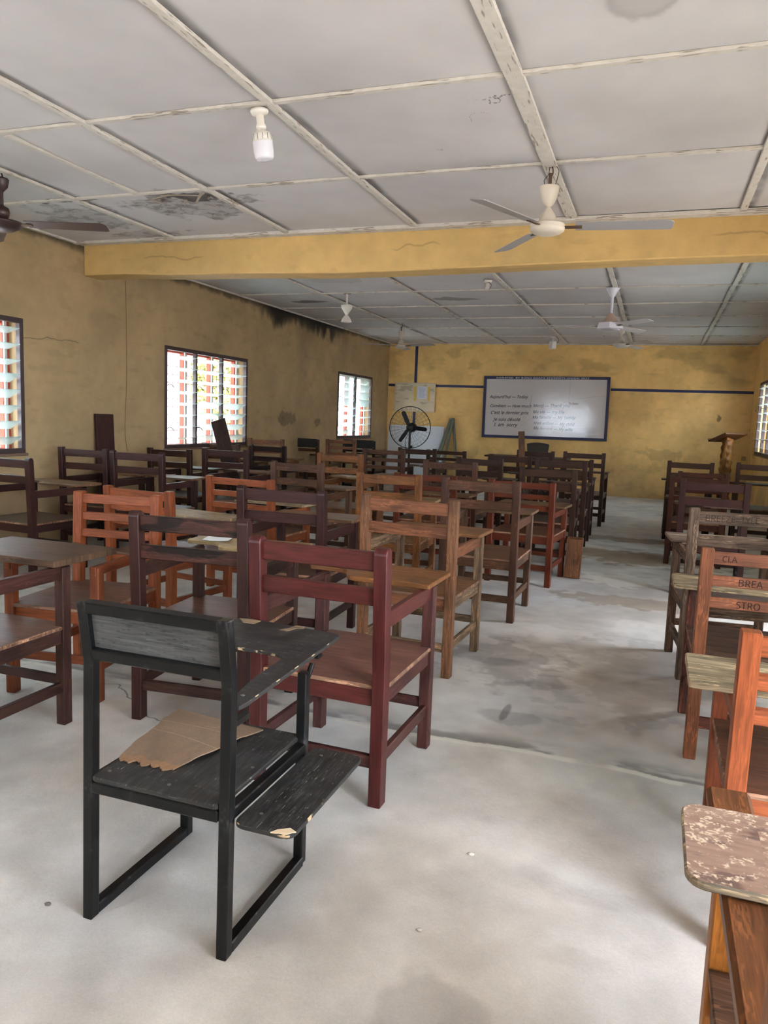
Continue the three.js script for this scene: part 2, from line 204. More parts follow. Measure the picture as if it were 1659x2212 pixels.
// ceiling boards and cover battens
const ceiling = structure('ceiling');
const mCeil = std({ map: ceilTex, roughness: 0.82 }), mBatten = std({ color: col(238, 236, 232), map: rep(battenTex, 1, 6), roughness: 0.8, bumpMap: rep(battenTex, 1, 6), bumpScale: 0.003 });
{
  const zNear = [ZB, 1.21, -0.01, -1.23, -2.45, -3.67, -4.92, -6.2], zFar = [-6.62, -8.08, -9.3, -10.52, -11.74, -12.96, -14.18, ZF];
  const xNear = [XL, -4.36, -3.18, -2.01, -0.745, 0.47, XR], xFar = [XL, -4.27, -3.02, -1.79, -0.57, 0.675, XR];
  const r = rng(5);
  const panel = (x0, x1, z0, z1) => {
    const nx = 6, nz = 6, w = x1 - x0, d = z0 - z1, g = new THREE.PlaneGeometry(w, d, nx, nz), under = new THREE.BoxGeometry(w, 0.01, d, nx, 1, nz), sag = 0.004 + r() * 0.012, p = under.attributes.position, uv = under.attributes.uv, cx = (x0 + x1) / 2, cz = (z0 + z1) / 2; g.dispose();
    for (let i = 0; i < p.count; i++) { const X = p.getX(i), Z = p.getZ(i); p.setY(i, p.getY(i) - sag * (1 - (2 * X / w) ** 2) * (1 - (2 * Z / d) ** 2)); uv.setXY(i, (X + cx - XL) / (XR - XL), (Z + cz - ZF) / (ZB - ZF)); }
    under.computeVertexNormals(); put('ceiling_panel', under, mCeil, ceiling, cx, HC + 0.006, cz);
  };
  const zone = (xs, zs) => { for (let i = 0; i < xs.length - 1; i++) for (let j = 0; j < zs.length - 1; j++) panel(xs[i], xs[i + 1], zs[j], zs[j + 1]); };
  zone(xNear, zNear); zone(xFar, zFar);
  const batten = (x0, z0, x1, z1, w = 0.05, t = 0.02, dy = 0) => { const L = Math.hypot(x1 - x0, z1 - z0), g = block(L, t, w, 0.002); put('ceiling_batten', g, mBatten, ceiling, (x0 + x1) / 2, HC - t / 2 + dy, (z0 + z1) / 2, 0, Math.atan2(-(z1 - z0), x1 - x0), (r() - 0.5) * 0.006); };
  for (const [zs, xs] of [[zNear, xNear], [zFar, xFar]]) {
    for (let j = 1; j < zs.length - 1; j++) for (let i = 0; i < xs.length - 1; i++) batten(xs[i] + 0.01, zs[j] + (r() - 0.5) * 0.012, xs[i + 1] - 0.01, zs[j] + (r() - 0.5) * 0.012, 0.036, 0.016);
    for (let i = 1; i < xs.length - 1; i++) for (let j = 0; j < zs.length - 1; j++) { const w = i === 4 && zs === zNear ? 0.085 : 0.05; batten(xs[i] + (r() - 0.5) * 0.016, zs[j], xs[i] + (r() - 0.5) * 0.016, zs[j + 1], w, 0.02, -0.001); }
  }
  batten(-3.77, -3.69, -3.77, -4.9, 0.04); batten(XL, -6.21, XR, -6.21, 0.05, 0.03); batten(XL, -6.29, XR, -6.29, 0.06, 0.02); batten(XL, ZF + 0.02, XR, ZF + 0.02, 0.03, 0.02); batten(XL + 0.02, ZB, XL + 0.02, -6.2, 0.04, 0.025); batten(XL + 0.02, -6.6, XL + 0.02, ZF, 0.03, 0.02);
  // loose, curled flakes of board at the broken joint
  const flake = (x, z, L, w, drop, a) => { const g = new THREE.BoxGeometry(L, 0.004, w, 8, 1, 1), p = g.attributes.position; for (let i = 0; i < p.count; i++) { const t = p.getX(i) / L + 0.5; p.setY(i, p.getY(i) - drop * t * t); p.setZ(i, p.getZ(i) * (1 - 0.5 * t)); } g.computeVertexNormals(); put('peeled_flake', g, plain(158, 146, 130, 0.9), ceiling, x, HC - 0.012, z, 0, a, 0); };
  for (const a of [[-3.45, -4.985, 0.34, 0.022, 0.018, 0.08], [-3.3, -5.02, 0.1, 0.03, 0.045, 2.6], [-3.62, -5.0, 0.2, 0.018, 0.015, 3.0], [-3.24, -5.05, 0.09, 0.025, 0.04, -1.1], [-3.74, -5.1, 0.08, 0.03, 0.015, 0.6], [-3.52, -5.16, 0.1, 0.03, 0.014, 2.2], [-3.14, -5.22, 0.07, 0.018, 0.03, 1.9], [-3.38, -5.28, 0.09, 0.025, 0.012, 0.3], [-4.35, -4.96, 0.22, 0.02, 0.012, 0.05]]) flake(...a);
}
{ // beam across the room, its lower edge uneven
  const bt = [[XL, 2.655], [-5.0, 2.655], [-4.4, 2.632], [-3.6, 2.625], [-2.88, 2.606], [-2.3, 2.606], [-1.78, 2.612], [-0.86, 2.626], [-0.06, 2.636], [XR, 2.645]];
  const s = new THREE.Shape(); s.moveTo(XL, HC + 0.03); s.lineTo(XL, bt[0][1]); s.splineThru(bt.slice(1).map(([x, y]) => new THREE.Vector2(x, y))); s.lineTo(XR, HC + 0.03); s.closePath();
  const g = extr(s, 0.26, 0.012, 2, 6); const m = mesh('beam', g, std({ map: rep(beamTex, 1 / 7.2, 1 / 0.35, -XL / 7.2, -2.6 / 0.35), roughness: 0.7, bumpMap: rep(grit, 2, 2), bumpScale: 0.003 }), scene); m.position.z = -6.59; m.userData.kind = 'structure';
}
// blue painted lines on the far wall
const mBlue = plain(34, 42, 84, 0.6);
function trim(n, x0, x1, y0, y1) { const m = mesh('trim_' + n, block(x1 - x0, y1 - y0, 0.006, 0.001), mBlue, scene); m.position.set((x0 + x1) / 2, (y0 + y1) / 2, ZF + 0.003); m.userData.kind = 'structure'; }
trim(1, XL + 0.01, -3.42, 2.05, 2.1); trim(2, -0.9, XR - 0.01, 2.05, 2.1); trim(3, -4.92, -4.86, 2.1, HC - 0.03); trim(4, -4.92, -4.86, 0.02, 1.52);

// ---------------------------------------------------------------- louvre windows
const mFrame = plain(64, 52, 52, 0.55), mGuard = std({ color: col(158, 70, 50), roughness: 0.8 }), mPale = plain(170, 170, 164, 0.7), mWire = plain(92, 56, 50, 0.7);
const mGlass = phys({ color: col(218, 231, 229), roughness: 0.3, transmission: 0.64, thickness: 0, ior: 1.45 });
function louvreWindow(n, x, side, z0, z1, y0, y1, bays, angle) {
  const w = z1 - z0, h = y1 - y0; // z0, z1 as distances ahead of the camera (-z)
  const g = side === 0 ? structure('window_' + n, [z1, y0, x], Math.PI) : side < 0 ? structure('window_' + n, [x, y0, -z0], Math.PI / 2) : structure('window_' + n, [x, y0, -z1], -Math.PI / 2);
  const f = 0.045, fz = 0.05;
  const fr = mesh('window_frame', mergeGeometries([[w, f, w / 2, f / 2], [w, f, w / 2, h - f / 2], [f, h - 2 * f, f / 2, h / 2], [f, h - 2 * f, w - f / 2, h / 2]].map(([a, b, cx, cy]) => block(a, b, fz, 0.003).clone().translate(cx, cy, -fz / 2 + 0.012))), mFrame, g); void fr;
  const bw = (w - 2 * f) / bays;
  for (let b = 1; b < bays; b++) put('mullion', block(0.04, h - 2 * f, fz, 0.003), mFrame, g, f + bw * b, h / 2, -fz / 2 + 0.01);
  const nb = Math.round((h - 2 * f) / 0.145), pitch = (h - 2 * f) / nb;
  for (let b = 0; b < bays; b++) {
    for (let k = 0; k < nb; k++) { const m = put('louvre_blade', block(bw - 0.05, 0.005, 0.15, 0.001), mGlass, g, f + bw * (b + 0.5), f + pitch * (k + 0.5), -0.03, 0, 0, 0); m.rotation.x = -angle(b, k / nb) * Math.PI / 180; }
    for (const yy of [0.2, 0.62]) put('louvre_handle', tube([[0, 0, 0], [0.004, 0.012, 0.03], [0.02, 0, 0.055], [0.05, -0.03, 0.06]], 0.005, 10, 5), plain(40, 36, 36, 0.5), g, f + bw * b + 0.015, h * yy, 0.0);
  }
  // outer timber guard: posts behind each upright, pale reveals, wire mesh
  for (let b = 0; b <= bays; b++) { const px = b === 0 ? 0.035 : b === bays ? w - 0.035 : f + bw * b; put('guard_post', block(0.085, h, 0.06, 0.004), mGuard, g, px, h / 2, -0.19); if (b > 0) put('reveal_strip', block(0.03, h, 0.02, 0.002), mPale, g, px - 0.062 + (b === bays ? 0.01 : 0), h / 2, -0.12); }
  put('guard_rail', block(w, 0.05, 0.05, 0.003), mGuard, g, w / 2, h - 0.025, -0.2); put('guard_rail', block(w, 0.04, 0.05, 0.003), mGuard, g, w / 2, 0.02, -0.2);
  const wires = []; for (let a = 0.1; a < w; a += 0.1) wires.push(bar([a, 0, -0.235], [a, h, -0.235], 0.0036, 5)); for (let a = 0.1; a < h; a += 0.1) wires.push(bar([0, a, -0.235], [w, a, -0.235], 0.0036, 5));
  mesh('wire_mesh', mergeGeometries(wires), mWire, g).userData.kind = 'stuff';
  // sill on the inside
  put('window_sill', block(w + 0.04, 0.025, 0.05, 0.004), plain(120, 96, 80, 0.8), g, w / 2, -0.012, 0.0);
  return g;
}
const open = (b, t) => 14;
louvreWindow(1, XL, -1, 3.6, 5.53, 0.91, 2.13, 3, (b, t) => t > 0.5 ? 16 : 30);
louvreWindow(2, XL, -1, 7.66, 9.58, 0.9, 2.11, 3, (b, t) => b > 0 && t < 0.5 ? 32 : 12);
louvreWindow(3, XL, -1, 12.83, 14.58, 0.96, 2.17, 2, (b, t) => t > 0.48 ? 68 : b ? 12 : 34);
louvreWindow(4, XL, -1, 0.3, 2.3, 0.9, 2.12, 3, open);  // unseen window, added for side light near the camera
louvreWindow(5, XR, 1, 12.6, 14.62, 0.98, 2.2, 3, (b, t) => 8);
louvreWindow(6, XR, 1, 7.4, 9.9, 0.95, 2.2, 3, open);  // unseen window, widened to brighten the far end
louvreWindow(7, XR, 1, 1.9, 3.7, 0.95, 2.2, 3, open);  // unseen window, enlarged for side light on the near floor

louvreWindow(8, ZB, 0, -4.7, -2.7, 0.85, 2.25, 3, open);  // unseen window, added for light and a broken-up reflection on the whiteboard

// ---------------------------------------------------------------- outside: ground, neighbouring buildings, tree
{
  const mGround = std({ color: col(168, 166, 164), roughness: 0.95 });
  const gd = mesh('ground', new THREE.BoxGeometry(90, 0.3, 90), mGround, scene); gd.position.set(-2, -0.36, -7); gd.userData.kind = 'structure';
  const building = (label, x, z, w, d, h, c) => {
    const t = thing('neighbour_building', label, 'building', [x, -0.21, z]); const mW = std({ color: col(...c), roughness: 0.9 });
    put('building_wall', block(w, h, d, 0.02), mW, t, 0, h / 2, 0); put('building_roof', block(w + 1.2, 0.15, d + 1.2, 0.02), plain(150, 120, 104, 0.9), t, 0, h + 0.075, 0);
    const s = x < 0 ? 1 : -1; for (let k = -1; k <= 1; k++) { put('building_window', block(0.06, 1.1, 1.5, 0.01), plain(180, 150, 140, 0.7), t, s * w / 2, 1.7, k * d * 0.3); put('building_pillar', block(0.3, h, 0.3, 0.02), mW, t, s * (w / 2 + 0.5), h / 2, (k + 0.5) * d * 0.3); }
  };
  building('pale pink plastered building seen through the left louvre windows', -14, -12, 4, 22, 3.6, [168, 146, 142]);
  building('pale building outside the right-hand window', 9.5, -14, 3, 16, 3.4, [170, 158, 150]);
  const t = thing('leafy_tree', 'yellow-green leafy tree seen through the middle left window', 'tree', [-9.3, -0.21, -15.4]);
  mesh('trunk', lathe([[0.16, 0], [0.12, 0.6], [0.1, 1.5], [0.05, 2.6]], 10), plain(110, 92, 74, 0.9), t);
  const leaf = new THREE.BufferGeometry(); leaf.setAttribute('position', new THREE.BufferAttribute(new Float32Array([0, 0, 0, 0.045, 0.08, 0.012, 0, 0.17, 0, 0, 0, 0, 0, 0.17, 0, -0.045, 0.08, 0.012]), 3)); leaf.setAttribute('uv', new THREE.BufferAttribute(new Float32Array(12), 2)); leaf.computeVertexNormals();
  const N = 2600, im = new THREE.InstancedMesh(leaf, std({ color: col(168, 172, 104), roughness: 0.8, side: THREE.DoubleSide }), N), r = rng(9), M = new THREE.Matrix4(), Q = new THREE.Quaternion();
  for (let i = 0; i < N; i++) { const a = r() * 6.283, b = Math.acos(2 * r() - 1), R = Math.cbrt(r()); Q.setFromEuler(new THREE.Euler(r() * 6, r() * 6, r() * 6)); M.compose(V(1.0 * R * Math.sin(b) * Math.cos(a), 2.3 + 1.0 * R * Math.cos(b), 0.75 * R * Math.sin(b) * Math.sin(a)), Q, V(1, 1, 1).multiplyScalar(0.8 + r() * 0.9)); im.setMatrixAt(i, M); }
  im.name = 'foliage'; im.userData.kind = 'stuff'; im.castShadow = im.receiveShadow = true; t.add(im);
}
// ---------------------------------------------------------------- chairs
// local frame: origin on the floor midway between the rear posts, seat towards -z, right is +x
const PAL = {
  maroon: { post: wood(98, 46, 44, 0, 0.38), rail: wood(104, 50, 46, 0, 0.4), seat: wood(150, 106, 93, 0, 0.4), tab: wood(146, 98, 62, 1, 0.45), leg: wood(92, 56, 52, 1, 0.5) },
  dark: { post: wood(76, 46, 42, 0, 0.42), rail: wood(84, 52, 46, 1, 0.45), seat: wood(140, 104, 88, 0, 0.4), tab: wood(196, 168, 124, 1, 0.45), leg: wood(78, 52, 46, 1, 0.5) },
  smudged: { post: wood(76, 46, 42, 0, 0.42), rail: wood(92, 58, 50, 3, 0.45), seat: wood(140, 104, 88, 0, 0.4), tab: wood(196, 168, 124, 1, 0.45), leg: wood(78, 52, 46, 1, 0.5) },
  plum: { post: wood(76, 48, 45, 0, 0.36), rail: wood(84, 54, 50, 0, 0.36), seat: wood(104, 78, 68, 0, 0.36), tab: wood(150, 114, 88, 1, 0.42), leg: wood(74, 48, 44, 0, 0.45) },
  umber: { post: wood(70, 46, 35, 0, 0.42), rail: wood(76, 50, 38, 0, 0.42), seat: wood(92, 68, 54, 0, 0.42), tab: wood(100, 76, 60, 1, 0.45), leg: wood(68, 45, 35, 0, 0.48) },
  black: { post: wood(52, 40, 38, 0, 0.35), rail: wood(58, 44, 42, 0, 0.35), seat: wood(84, 66, 58, 0, 0.4), tab: wood(104, 84, 70, 1, 0.42), leg: wood(52, 40, 38, 0, 0.45) },
  orange: { post: wood(176, 98, 64, 0, 0.42), rail: wood(182, 104, 70, 0, 0.42), seat: wood(126, 86, 68, 1, 0.45), tab: wood(198, 174, 140, 1, 0.55), leg: wood(160, 90, 62, 0, 0.45) },
  rust: { post: wood(88, 48, 36, 0, 0.45), rail: wood(90, 48, 36, 0, 0.45), seat: wood(92, 64, 52, 1, 0.45), tab: wood(116, 92, 74, 1, 0.5), leg: wood(84, 47, 36, 0, 0.5) },
  oxblood: { post: wood(60, 34, 32, 0, 0.4), rail: wood(64, 35, 33, 0, 0.4), seat: wood(84, 60, 52, 0, 0.42), tab: wood(120, 100, 90, 1, 0.45), leg: wood(58, 34, 32, 0, 0.45) },
  red: { post: wood(122, 58, 38, 0, 0.45), rail: wood(124, 60, 40, 0, 0.45), seat: wood(116, 76, 56, 1, 0.45), tab: wood(134, 102, 74, 1, 0.5), leg: wood(120, 62, 44, 0, 0.5) },
  light: { post: wood(150, 106, 78, 1, 0.55), rail: wood(152, 100, 72, 1, 0.5), seat: wood(148, 108, 78, 1, 0.5), tab: wood(158, 114, 80, 1, 0.48), leg: wood(152, 124, 98, 2, 0.6) },
  golden: { post: wood(148, 96, 58, 1, 0.45), rail: wood(150, 100, 64, 1, 0.48), seat: wood(150, 112, 76, 1, 0.5), tab: wood(172, 140, 100, 1, 0.5), leg: wood(136, 90, 58, 1, 0.5) },
  brown: { post: wood(102, 70, 56, 1, 0.48), rail: wood(108, 74, 56, 1, 0.48), seat: wood(128, 92, 70, 1, 0.45), tab: wood(134, 104, 78, 1, 0.48), leg: wood(108, 80, 64, 1, 0.55) },
  grey: { post: wood(132, 110, 94, 2, 0.7), rail: wood(134, 112, 96, 2, 0.7), seat: wood(112, 96, 90, 1, 0.5), tab: wood(170, 148, 132, 2, 0.55), leg: wood(132, 106, 90, 2, 0.7) },
  teak: { post: wood(158, 100, 72, 1, 0.5), rail: wood(166, 108, 82, 1, 0.5), seat: wood(112, 84, 72, 2, 0.5), tab: wood(200, 178, 146, 2, 0.65), leg: wood(124, 74, 62, 2, 0.6) },
};
const PLY_EDGE = wood(176, 136, 112, 2, 0.6);
const GROUP = 'wooden tablet-arm chairs standing in rows';
const postCache = new Map();
function postGeo(H, round, lean, w = 0.048, d = 0.052) {
  const key = [H, round, lean, w, d].join(); if (postCache.has(key)) return postCache.get(key);
  const s = new THREE.Shape(), k = 0.46, r = d / 2; s.moveTo(r, 0); s.lineTo(r, k); s.lineTo(r + lean, H - (round ? r : 0.004));
  if (round) s.absarc(lean, H - r, r, 0, Math.PI, false); else { s.lineTo(r + lean - 0.004, H); s.lineTo(lean - r + 0.004, H); s.lineTo(lean - r, H - 0.004); }
  s.lineTo(-r, k); s.lineTo(-r, 0); s.closePath();
  let g = extr(s, w, 0.003, 1, 5); g.translate(0, 0, -w / 2); g.rotateY(-Math.PI / 2); g = boxUV(g, 1); postCache.set(key, g); return g;   // profile x becomes +z
}
function tabletGeo(x0, x1, z0, z1, notch, t, r = 0.012) { // plan outline, z0 nearer the sitter (less negative), z1 far edge
  const s = new THREE.Shape(), d = z0 - z1; // shape x = x, shape y = -z
  s.moveTo(x1 - r, -z0); s.quadraticCurveTo(x1, -z0, x1, -z0 + r); s.lineTo(x1, -z1 - r); s.quadraticCurveTo(x1, -z1, x1 - r, -z1); s.lineTo(x0 + r, -z1); s.quadraticCurveTo(x0, -z1, x0, -z1 - r);
  if (notch) { const nz = -z0 + d * 0.42, nx = x0 + (x1 - x0) * 0.2; s.lineTo(x0, nz + 0.01); s.lineTo(x0 + 0.01, nz); s.lineTo(nx, nz); s.quadraticCurveTo(nx + 0.07, nz, nx + 0.09, nz - d * 0.2); s.quadraticCurveTo(nx + 0.105, -z0, nx + 0.16, -z0); } else { s.lineTo(x0, -z0 + r); s.quadraticCurveTo(x0, -z0, x0 + r, -z0); }
  s.closePath(); const g = extr(s, t, 0.003, 1, 6); g.rotateX(-Math.PI / 2); return boxUV(g, 0);
}
function woodenChair(o) {
  const { label, x, z, yaw = 0, W = 0.54, H = 0.95, pal, rails = 2, round = false, D = 0.53, lean = 0.02, arm = o.rails === 3 ? 0.62 : 0.69, notch = o.rails !== 3, tab = true, seatY = 0.435, facing = 1 } = o;
  const P = PAL[pal], t = thing('tablet_chair', label, 'chair', [x, 0, z], (facing < 0 ? Math.PI : 0) + yaw * Math.PI / 180, GROUP);
  const pw = 0.048, pd = 0.052, px = W / 2 - pw / 2, fy = arm;
  const hz = (y) => y > 0.46 ? lean * (y - 0.46) / (H - 0.46) : 0;
  for (const s of [-1, 1]) put('back_post', postGeo(H, round, lean), P.post, t, s * px, 0, 0);
  for (const s of [-1, 1]) put('front_leg', block(0.045, fy - 0.004, 0.048), P.leg, t, s * px, (fy - 0.004) / 2, -D);
  const rw = W - 2 * pw + 0.006, rail = (y0, h, th = 0.024) => { const y = y0 + h / 2, m = put('back_rail', block(rw, h, th), P.rail, t, 0, y, hz(y)); m.rotation.x = Math.atan2(lean, H - 0.46); return m; };
  t.userData.rails = undefined; delete t.userData.rails;
  const R = [];
  if (rails === 3) { R.push(rail(H - 0.062, 0.05), rail(H - 0.15, 0.042), rail(H - 0.24, 0.042)); }
  else if (rails === 2) { const dh = (o.railH ?? 0.066); R.push(rail(H - 0.018 - dh, dh), rail(H - 0.145 - dh * 0.9, dh * 0.92)); }
  else { // board back: a black rounded panel fixed over the posts, with one rail under it
    R.push(rail(H - 0.2, 0.05)); const g = extr(roundedRect(-W / 2 + 0.012, 0, W / 2 - 0.012, 0.145, 0.03), 0.012, 0.002); put('back_panel', g, plain(30, 32, 36, 0.5), t, 0, H - 0.135, pd / 2 + 0.014);
    for (const sx of [-1, 1]) for (const yy of [0.02, 0.12]) put('screw', new THREE.CylinderGeometry(0.006, 0.006, 0.004, 10), plain(150, 150, 150, 0.4, 0.8), t, sx * (W / 2 - 0.03), H - 0.135 + yy, pd / 2 + 0.028, Math.PI / 2);
  }
  // seat frame and seat board
  put('apron', block(rw, 0.062, 0.024), P.rail, t, 0, seatY - 0.046, 0); put('apron', block(rw, 0.062, 0.024), P.rail, t, 0, seatY - 0.046, -D + 0.006);
  for (const s of [-1, 1]) put('apron', block(0.024, 0.062, D - 0.046), P.leg, t, s * px, seatY - 0.046, -D / 2);
  const sw = W - 2 * pw + 0.024; put('seat', seatGeo(W, D, sw), [P.seat, P.edge ?? PLY_EDGE], t, 0, seatY - 0.016, 0);
  // arms, stretchers
  const ah = rails === 3 ? 0.045 : 0.058;
  for (const s of [-1, 1]) put('arm_rail', block(0.026, ah, D + 0.02), s > 0 ? P.rail : P.leg, t, s * (px + (s > 0 ? 0.0 : 0)), arm - ah / 2, -D / 2 - 0.02);
  for (const s of [-1, 1]) put('stretcher', block(0.024, 0.044, D - 0.046), P.leg, t, s * px, 0.165, -D / 2);
  put('stretcher', block(rw, 0.046, 0.024), P.leg, t, 0, 0.155, 0); if (o.front !== false) put('stretcher', block(rw, 0.04, 0.022), P.leg, t, 0, 0.19, -D);
  if (tab) { const tl = o.tabL ?? 0.05, tr = o.tabR ?? 0.008, z0 = o.tz0 ?? -0.41, z1 = o.tz1 ?? -0.72, th = o.tt ?? 0.02; put('writing_tablet', tabletGeo(-W / 2 - tl, W / 2 + tr, z0, z1, notch, th, o.tr), o.tabMat ?? P.tab, t, 0, arm + 0.003, 0); }
  t.userData.label = label; t.back = R; return t;
}
const seatCache = new Map();
function seatGeo(W, D, sw) {
  const key = [W, D].join(); if (seatCache.has(key)) return seatCache.get(key);
  const a = sw / 2 - 0.014, b = W / 2 - 0.003; const g = extr(poly([[-a, -0.014], [a, -0.014], [a, 0.03], [b, 0.03], [b, D - 0.028], [a, D - 0.028], [a, D + 0.028], [-a, D + 0.028], [-a, D - 0.028], [-b, D - 0.028], [-b, 0.03], [-a, 0.03]]), 0.016, 0.003);
  g.rotateX(-Math.PI / 2); const q = boxUV(g, 0); seatCache.set(key, q); return q;
}
// lettering scratched or inked on a rail: flat print on the face towards the camera
function railWriting(rail, text, w, h, ox, size = 60, shade = 'rgba(40,24,18,0.85)') {
  const c = document.createElement('canvas'); c.width = 512; c.height = Math.round(512 * h / w); const k = c.getContext('2d'); k.fillStyle = shade; k.font = size + 'px sans-serif'; k.textBaseline = 'middle'; k.fillText(text, 6, c.height / 2);
  const t = new THREE.CanvasTexture(c); t.colorSpace = THREE.SRGBColorSpace; t.magFilter = THREE.LinearFilter;
  const bb = rail.geometry.boundingBox ?? (rail.geometry.computeBoundingBox(), rail.geometry.boundingBox);
  const m = mesh('lettering', new THREE.PlaneGeometry(w, h), std({ map: t, transparent: true, roughness: 0.8 }), rail); m.position.set(ox, 0, bb.max.z + 0.0008); m.castShadow = false; return m;
}
const CH = {};
CH.C3 = woodenChair({ x: -1.807, z: -2.707, yaw: 5, W: 0.548, H: 0.925, pal: 'smudged', round:true, label: 'dark brown wooden chair with a pale yellowish tablet, just behind the black steel chair' });
CH.C4 = woodenChair({ x: -1.071, z: -2.397, yaw: -1.5, W: 0.529, H: 0.922, pal: 'maroon', round:true,lean:0.025, label: 'shiny maroon wooden chair with two rails, right of the black steel chair' });
CH.O1 = woodenChair({ x: -2.637, z: -3.255, yaw: 8, W: 0.490, H: 0.910, pal: 'orange', rails:3,facing:-1,tab:false,arm:0.64, label: 'orange three-rail chair turned round to face the camera, dark brown seat' });
CH.O2 = woodenChair({ x: -3.027, z: -3.969, yaw: -9, W: 0.577, H: 0.860, pal: 'orange', rails:3,tr:0.02, label: 'orange three-rail chair back to back with the turned-round orange chair, tilted to the right' });
CH.O3 = woodenChair({ x: -2.929, z: -5.039, yaw: -4, W: 0.594, H: 0.870, pal: 'orange', rails:3, label: 'orange three-rail chair at centre left, behind the plum chair with rounded posts' });
CH.D2 = woodenChair({ x: -2.005, z: -3.921, yaw: 2, W: 0.554, H: 0.935, pal: 'plum', round:true, label: 'plum-brown two-rail chair with a pale right tablet end, in front of the orange chair' });
CH.D3 = woodenChair({ x: -2.851, z: -5.852, yaw: -4, W: 0.502, H: 0.960, pal: 'brown', round:true, label: 'dull brown two-rail chair with dark posts, between the orange chair and black-panelled chair' });
CH.L1 = woodenChair({ x: -2.993, z: -7.118, yaw: 3, W: 0.490, H: 0.985, pal: 'golden', label: 'golden brown chair with pencil letters on its second rail, left of the standing fan' });
CH.L2 = woodenChair({ x: -1.848, z: -5.351, yaw: 3, W: 0.503, H: 0.950, pal: 'golden', round:true, label: 'golden brown chair with thick rounded post tops and a pale paper on its tablet' });
CH.L3 = woodenChair({ x: -1.201, z: -3.809, yaw: -3, W: 0.544, H: 0.943, pal: 'light', lean:0.0, label: 'pale reddish-brown weathered chair directly behind the maroon chair, beside the aisle' });
CH.D5 = woodenChair({ x: -1.094, z: -5.080, yaw: -1.5, W: 0.546, H: 0.967, pal: 'brown', label: 'tall brown chair with two broad rails, behind the pale weathered chair, by the aisle' });
CH.O4 = woodenChair({ x: -1.022, z: -6.364, yaw: -5, W: 0.566, H: 0.878, pal: 'red', rails:3,tr:0.02, label: 'red-orange three-rail chair by the aisle, small wooden box at its right leg' });
CH.D6 = woodenChair({ x: -0.929, z: -7.254, yaw: 2, W: 0.534, H: 0.945, pal: 'umber', label: 'dark brown chair whose right leg the small open wooden box leans against' });
CH.D7 = woodenChair({ x: -0.924, z: -8.222, yaw: 1, W: 0.545, H: 0.985, pal: 'umber', label: 'dark aisle chair with a broad single-looking top rail, second past the wooden box' });
CH.D8 = woodenChair({ x: -0.925, z: -9.199, yaw: 1, W: 0.522, H: 0.965, pal: 'umber', label: 'dark aisle chair third past the wooden box, its seat and leg against bright floor' });
CH.D9 = woodenChair({ x: -0.899, z: -10.680, yaw: -2, W: 0.559, H: 0.997, pal: 'umber', label: 'farthest chair of the aisle column, its whole right side clear against the yellow wall' });
CH.D10 = woodenChair({ x: -1.697, z: -9.524, yaw: 0, W: 0.532, H: 0.955, pal: 'umber', label: 'dark chair under the left part of the whiteboard, beside the leaning plank' });
CH.D11 = woodenChair({ x: -1.554, z: -10.668, yaw: 0, W: 0.516, H: 0.990, pal: 'umber', label: 'brown chair in front of the black mesh office chair, below the whiteboard' });
CH.D12 = woodenChair({ x: -1.795, z: -8.204, yaw: -3, W: 0.522, H: 0.965, pal: 'umber', label: 'dark brown chair right of the grey leaning poles, two rails against yellow wall' });
CH.D13 = woodenChair({ x: -2.868, z: -10.801, yaw: -2, W: 0.600, H: 0.925, pal: 'umber', rails:3, label: 'thin-railed brown chair right under the grey leaning poles' });
CH.D14 = woodenChair({ x: -3.004, z: -9.798, yaw: 0, W: 0.533, H: 0.975, pal: 'umber', label: 'dark brown chair with square post ends right in front of the standing fan' });
CH.D15 = woodenChair({ x: -3.073, z: -8.653, yaw: -3, W: 0.544, H: 0.985, pal: 'brown', rails:3, label: 'brown three-rail chair left of the standing fan pole' });
CH.D16 = woodenChair({ x: -1.927, z: -7.444, yaw: -2, W: 0.562, H: 0.950, pal: 'brown', label: 'brown chair with scribbled top rail, behind the golden chair with rounded posts' });
CH.D18 = woodenChair({ x: -1.959, z: -6.686, yaw: -2, W: 0.600, H: 0.860, pal: 'red', rails:3, label: 'reddish brown three-rail chair just visible between the golden chair and tall brown chair' });
CH.BP1 = woodenChair({ x: -5.407, z: -11.292, yaw: 2, W: 0.541, H: 0.975, pal: 'brown', rails:'panel', label: 'brown chair with a black rounded back panel, near the left wall between two windows' });
CH.B30 = woodenChair({ x: -4.529, z: -10.777, yaw: 2, W: 0.493, H: 1.010, pal: 'light', rails:3, label: 'weathered three-rail chair between the two black-panelled chairs near the back left window' });
CH.BP2 = woodenChair({ x: -4.894, z: -12.460, yaw: 2, W: 0.600, H: 0.955, pal: 'black', rails:'panel', label: 'dark chair with a black back panel just under the farthest left window' });
CH.B31 = woodenChair({ x: -5.164, z: -9.568, yaw: 3, W: 0.542, H: 1.010, pal: 'light', label: 'pale brown chair against the left wall, right of the middle window' });
CH.B32 = woodenChair({ x: -4.543, z: -8.468, yaw: -4, W: 0.526, H: 0.970, pal: 'black', round:true, label: 'nearly black chair with rounded posts in front of the pale brown wall-side chair' });
CH.B33 = woodenChair({ x: -5.322, z: -8.639, yaw: 3, W: 0.544, H: 0.955, pal: 'brown', label: 'brown chair below the middle window with a plank leaning behind it' });
CH.B34 = woodenChair({ x: -4.240, z: -6.975, yaw: 3, W: 0.534, H: 0.975, pal: 'plum', label: 'plum-brown chair with light on its top rail, in front of the leaning plank' });
CH.B35 = woodenChair({ x: -4.920, z: -6.965, yaw: 2, W: 0.533, H: 0.945, pal: 'umber', label: 'dark chair below the left corner of the middle window' });
CH.B36 = woodenChair({ x: -4.408, z: -5.753, yaw: 2, W: 0.562, H: 0.975, pal: 'plum', round:true, label: 'plum chair right of the tall dark board against the left wall' });
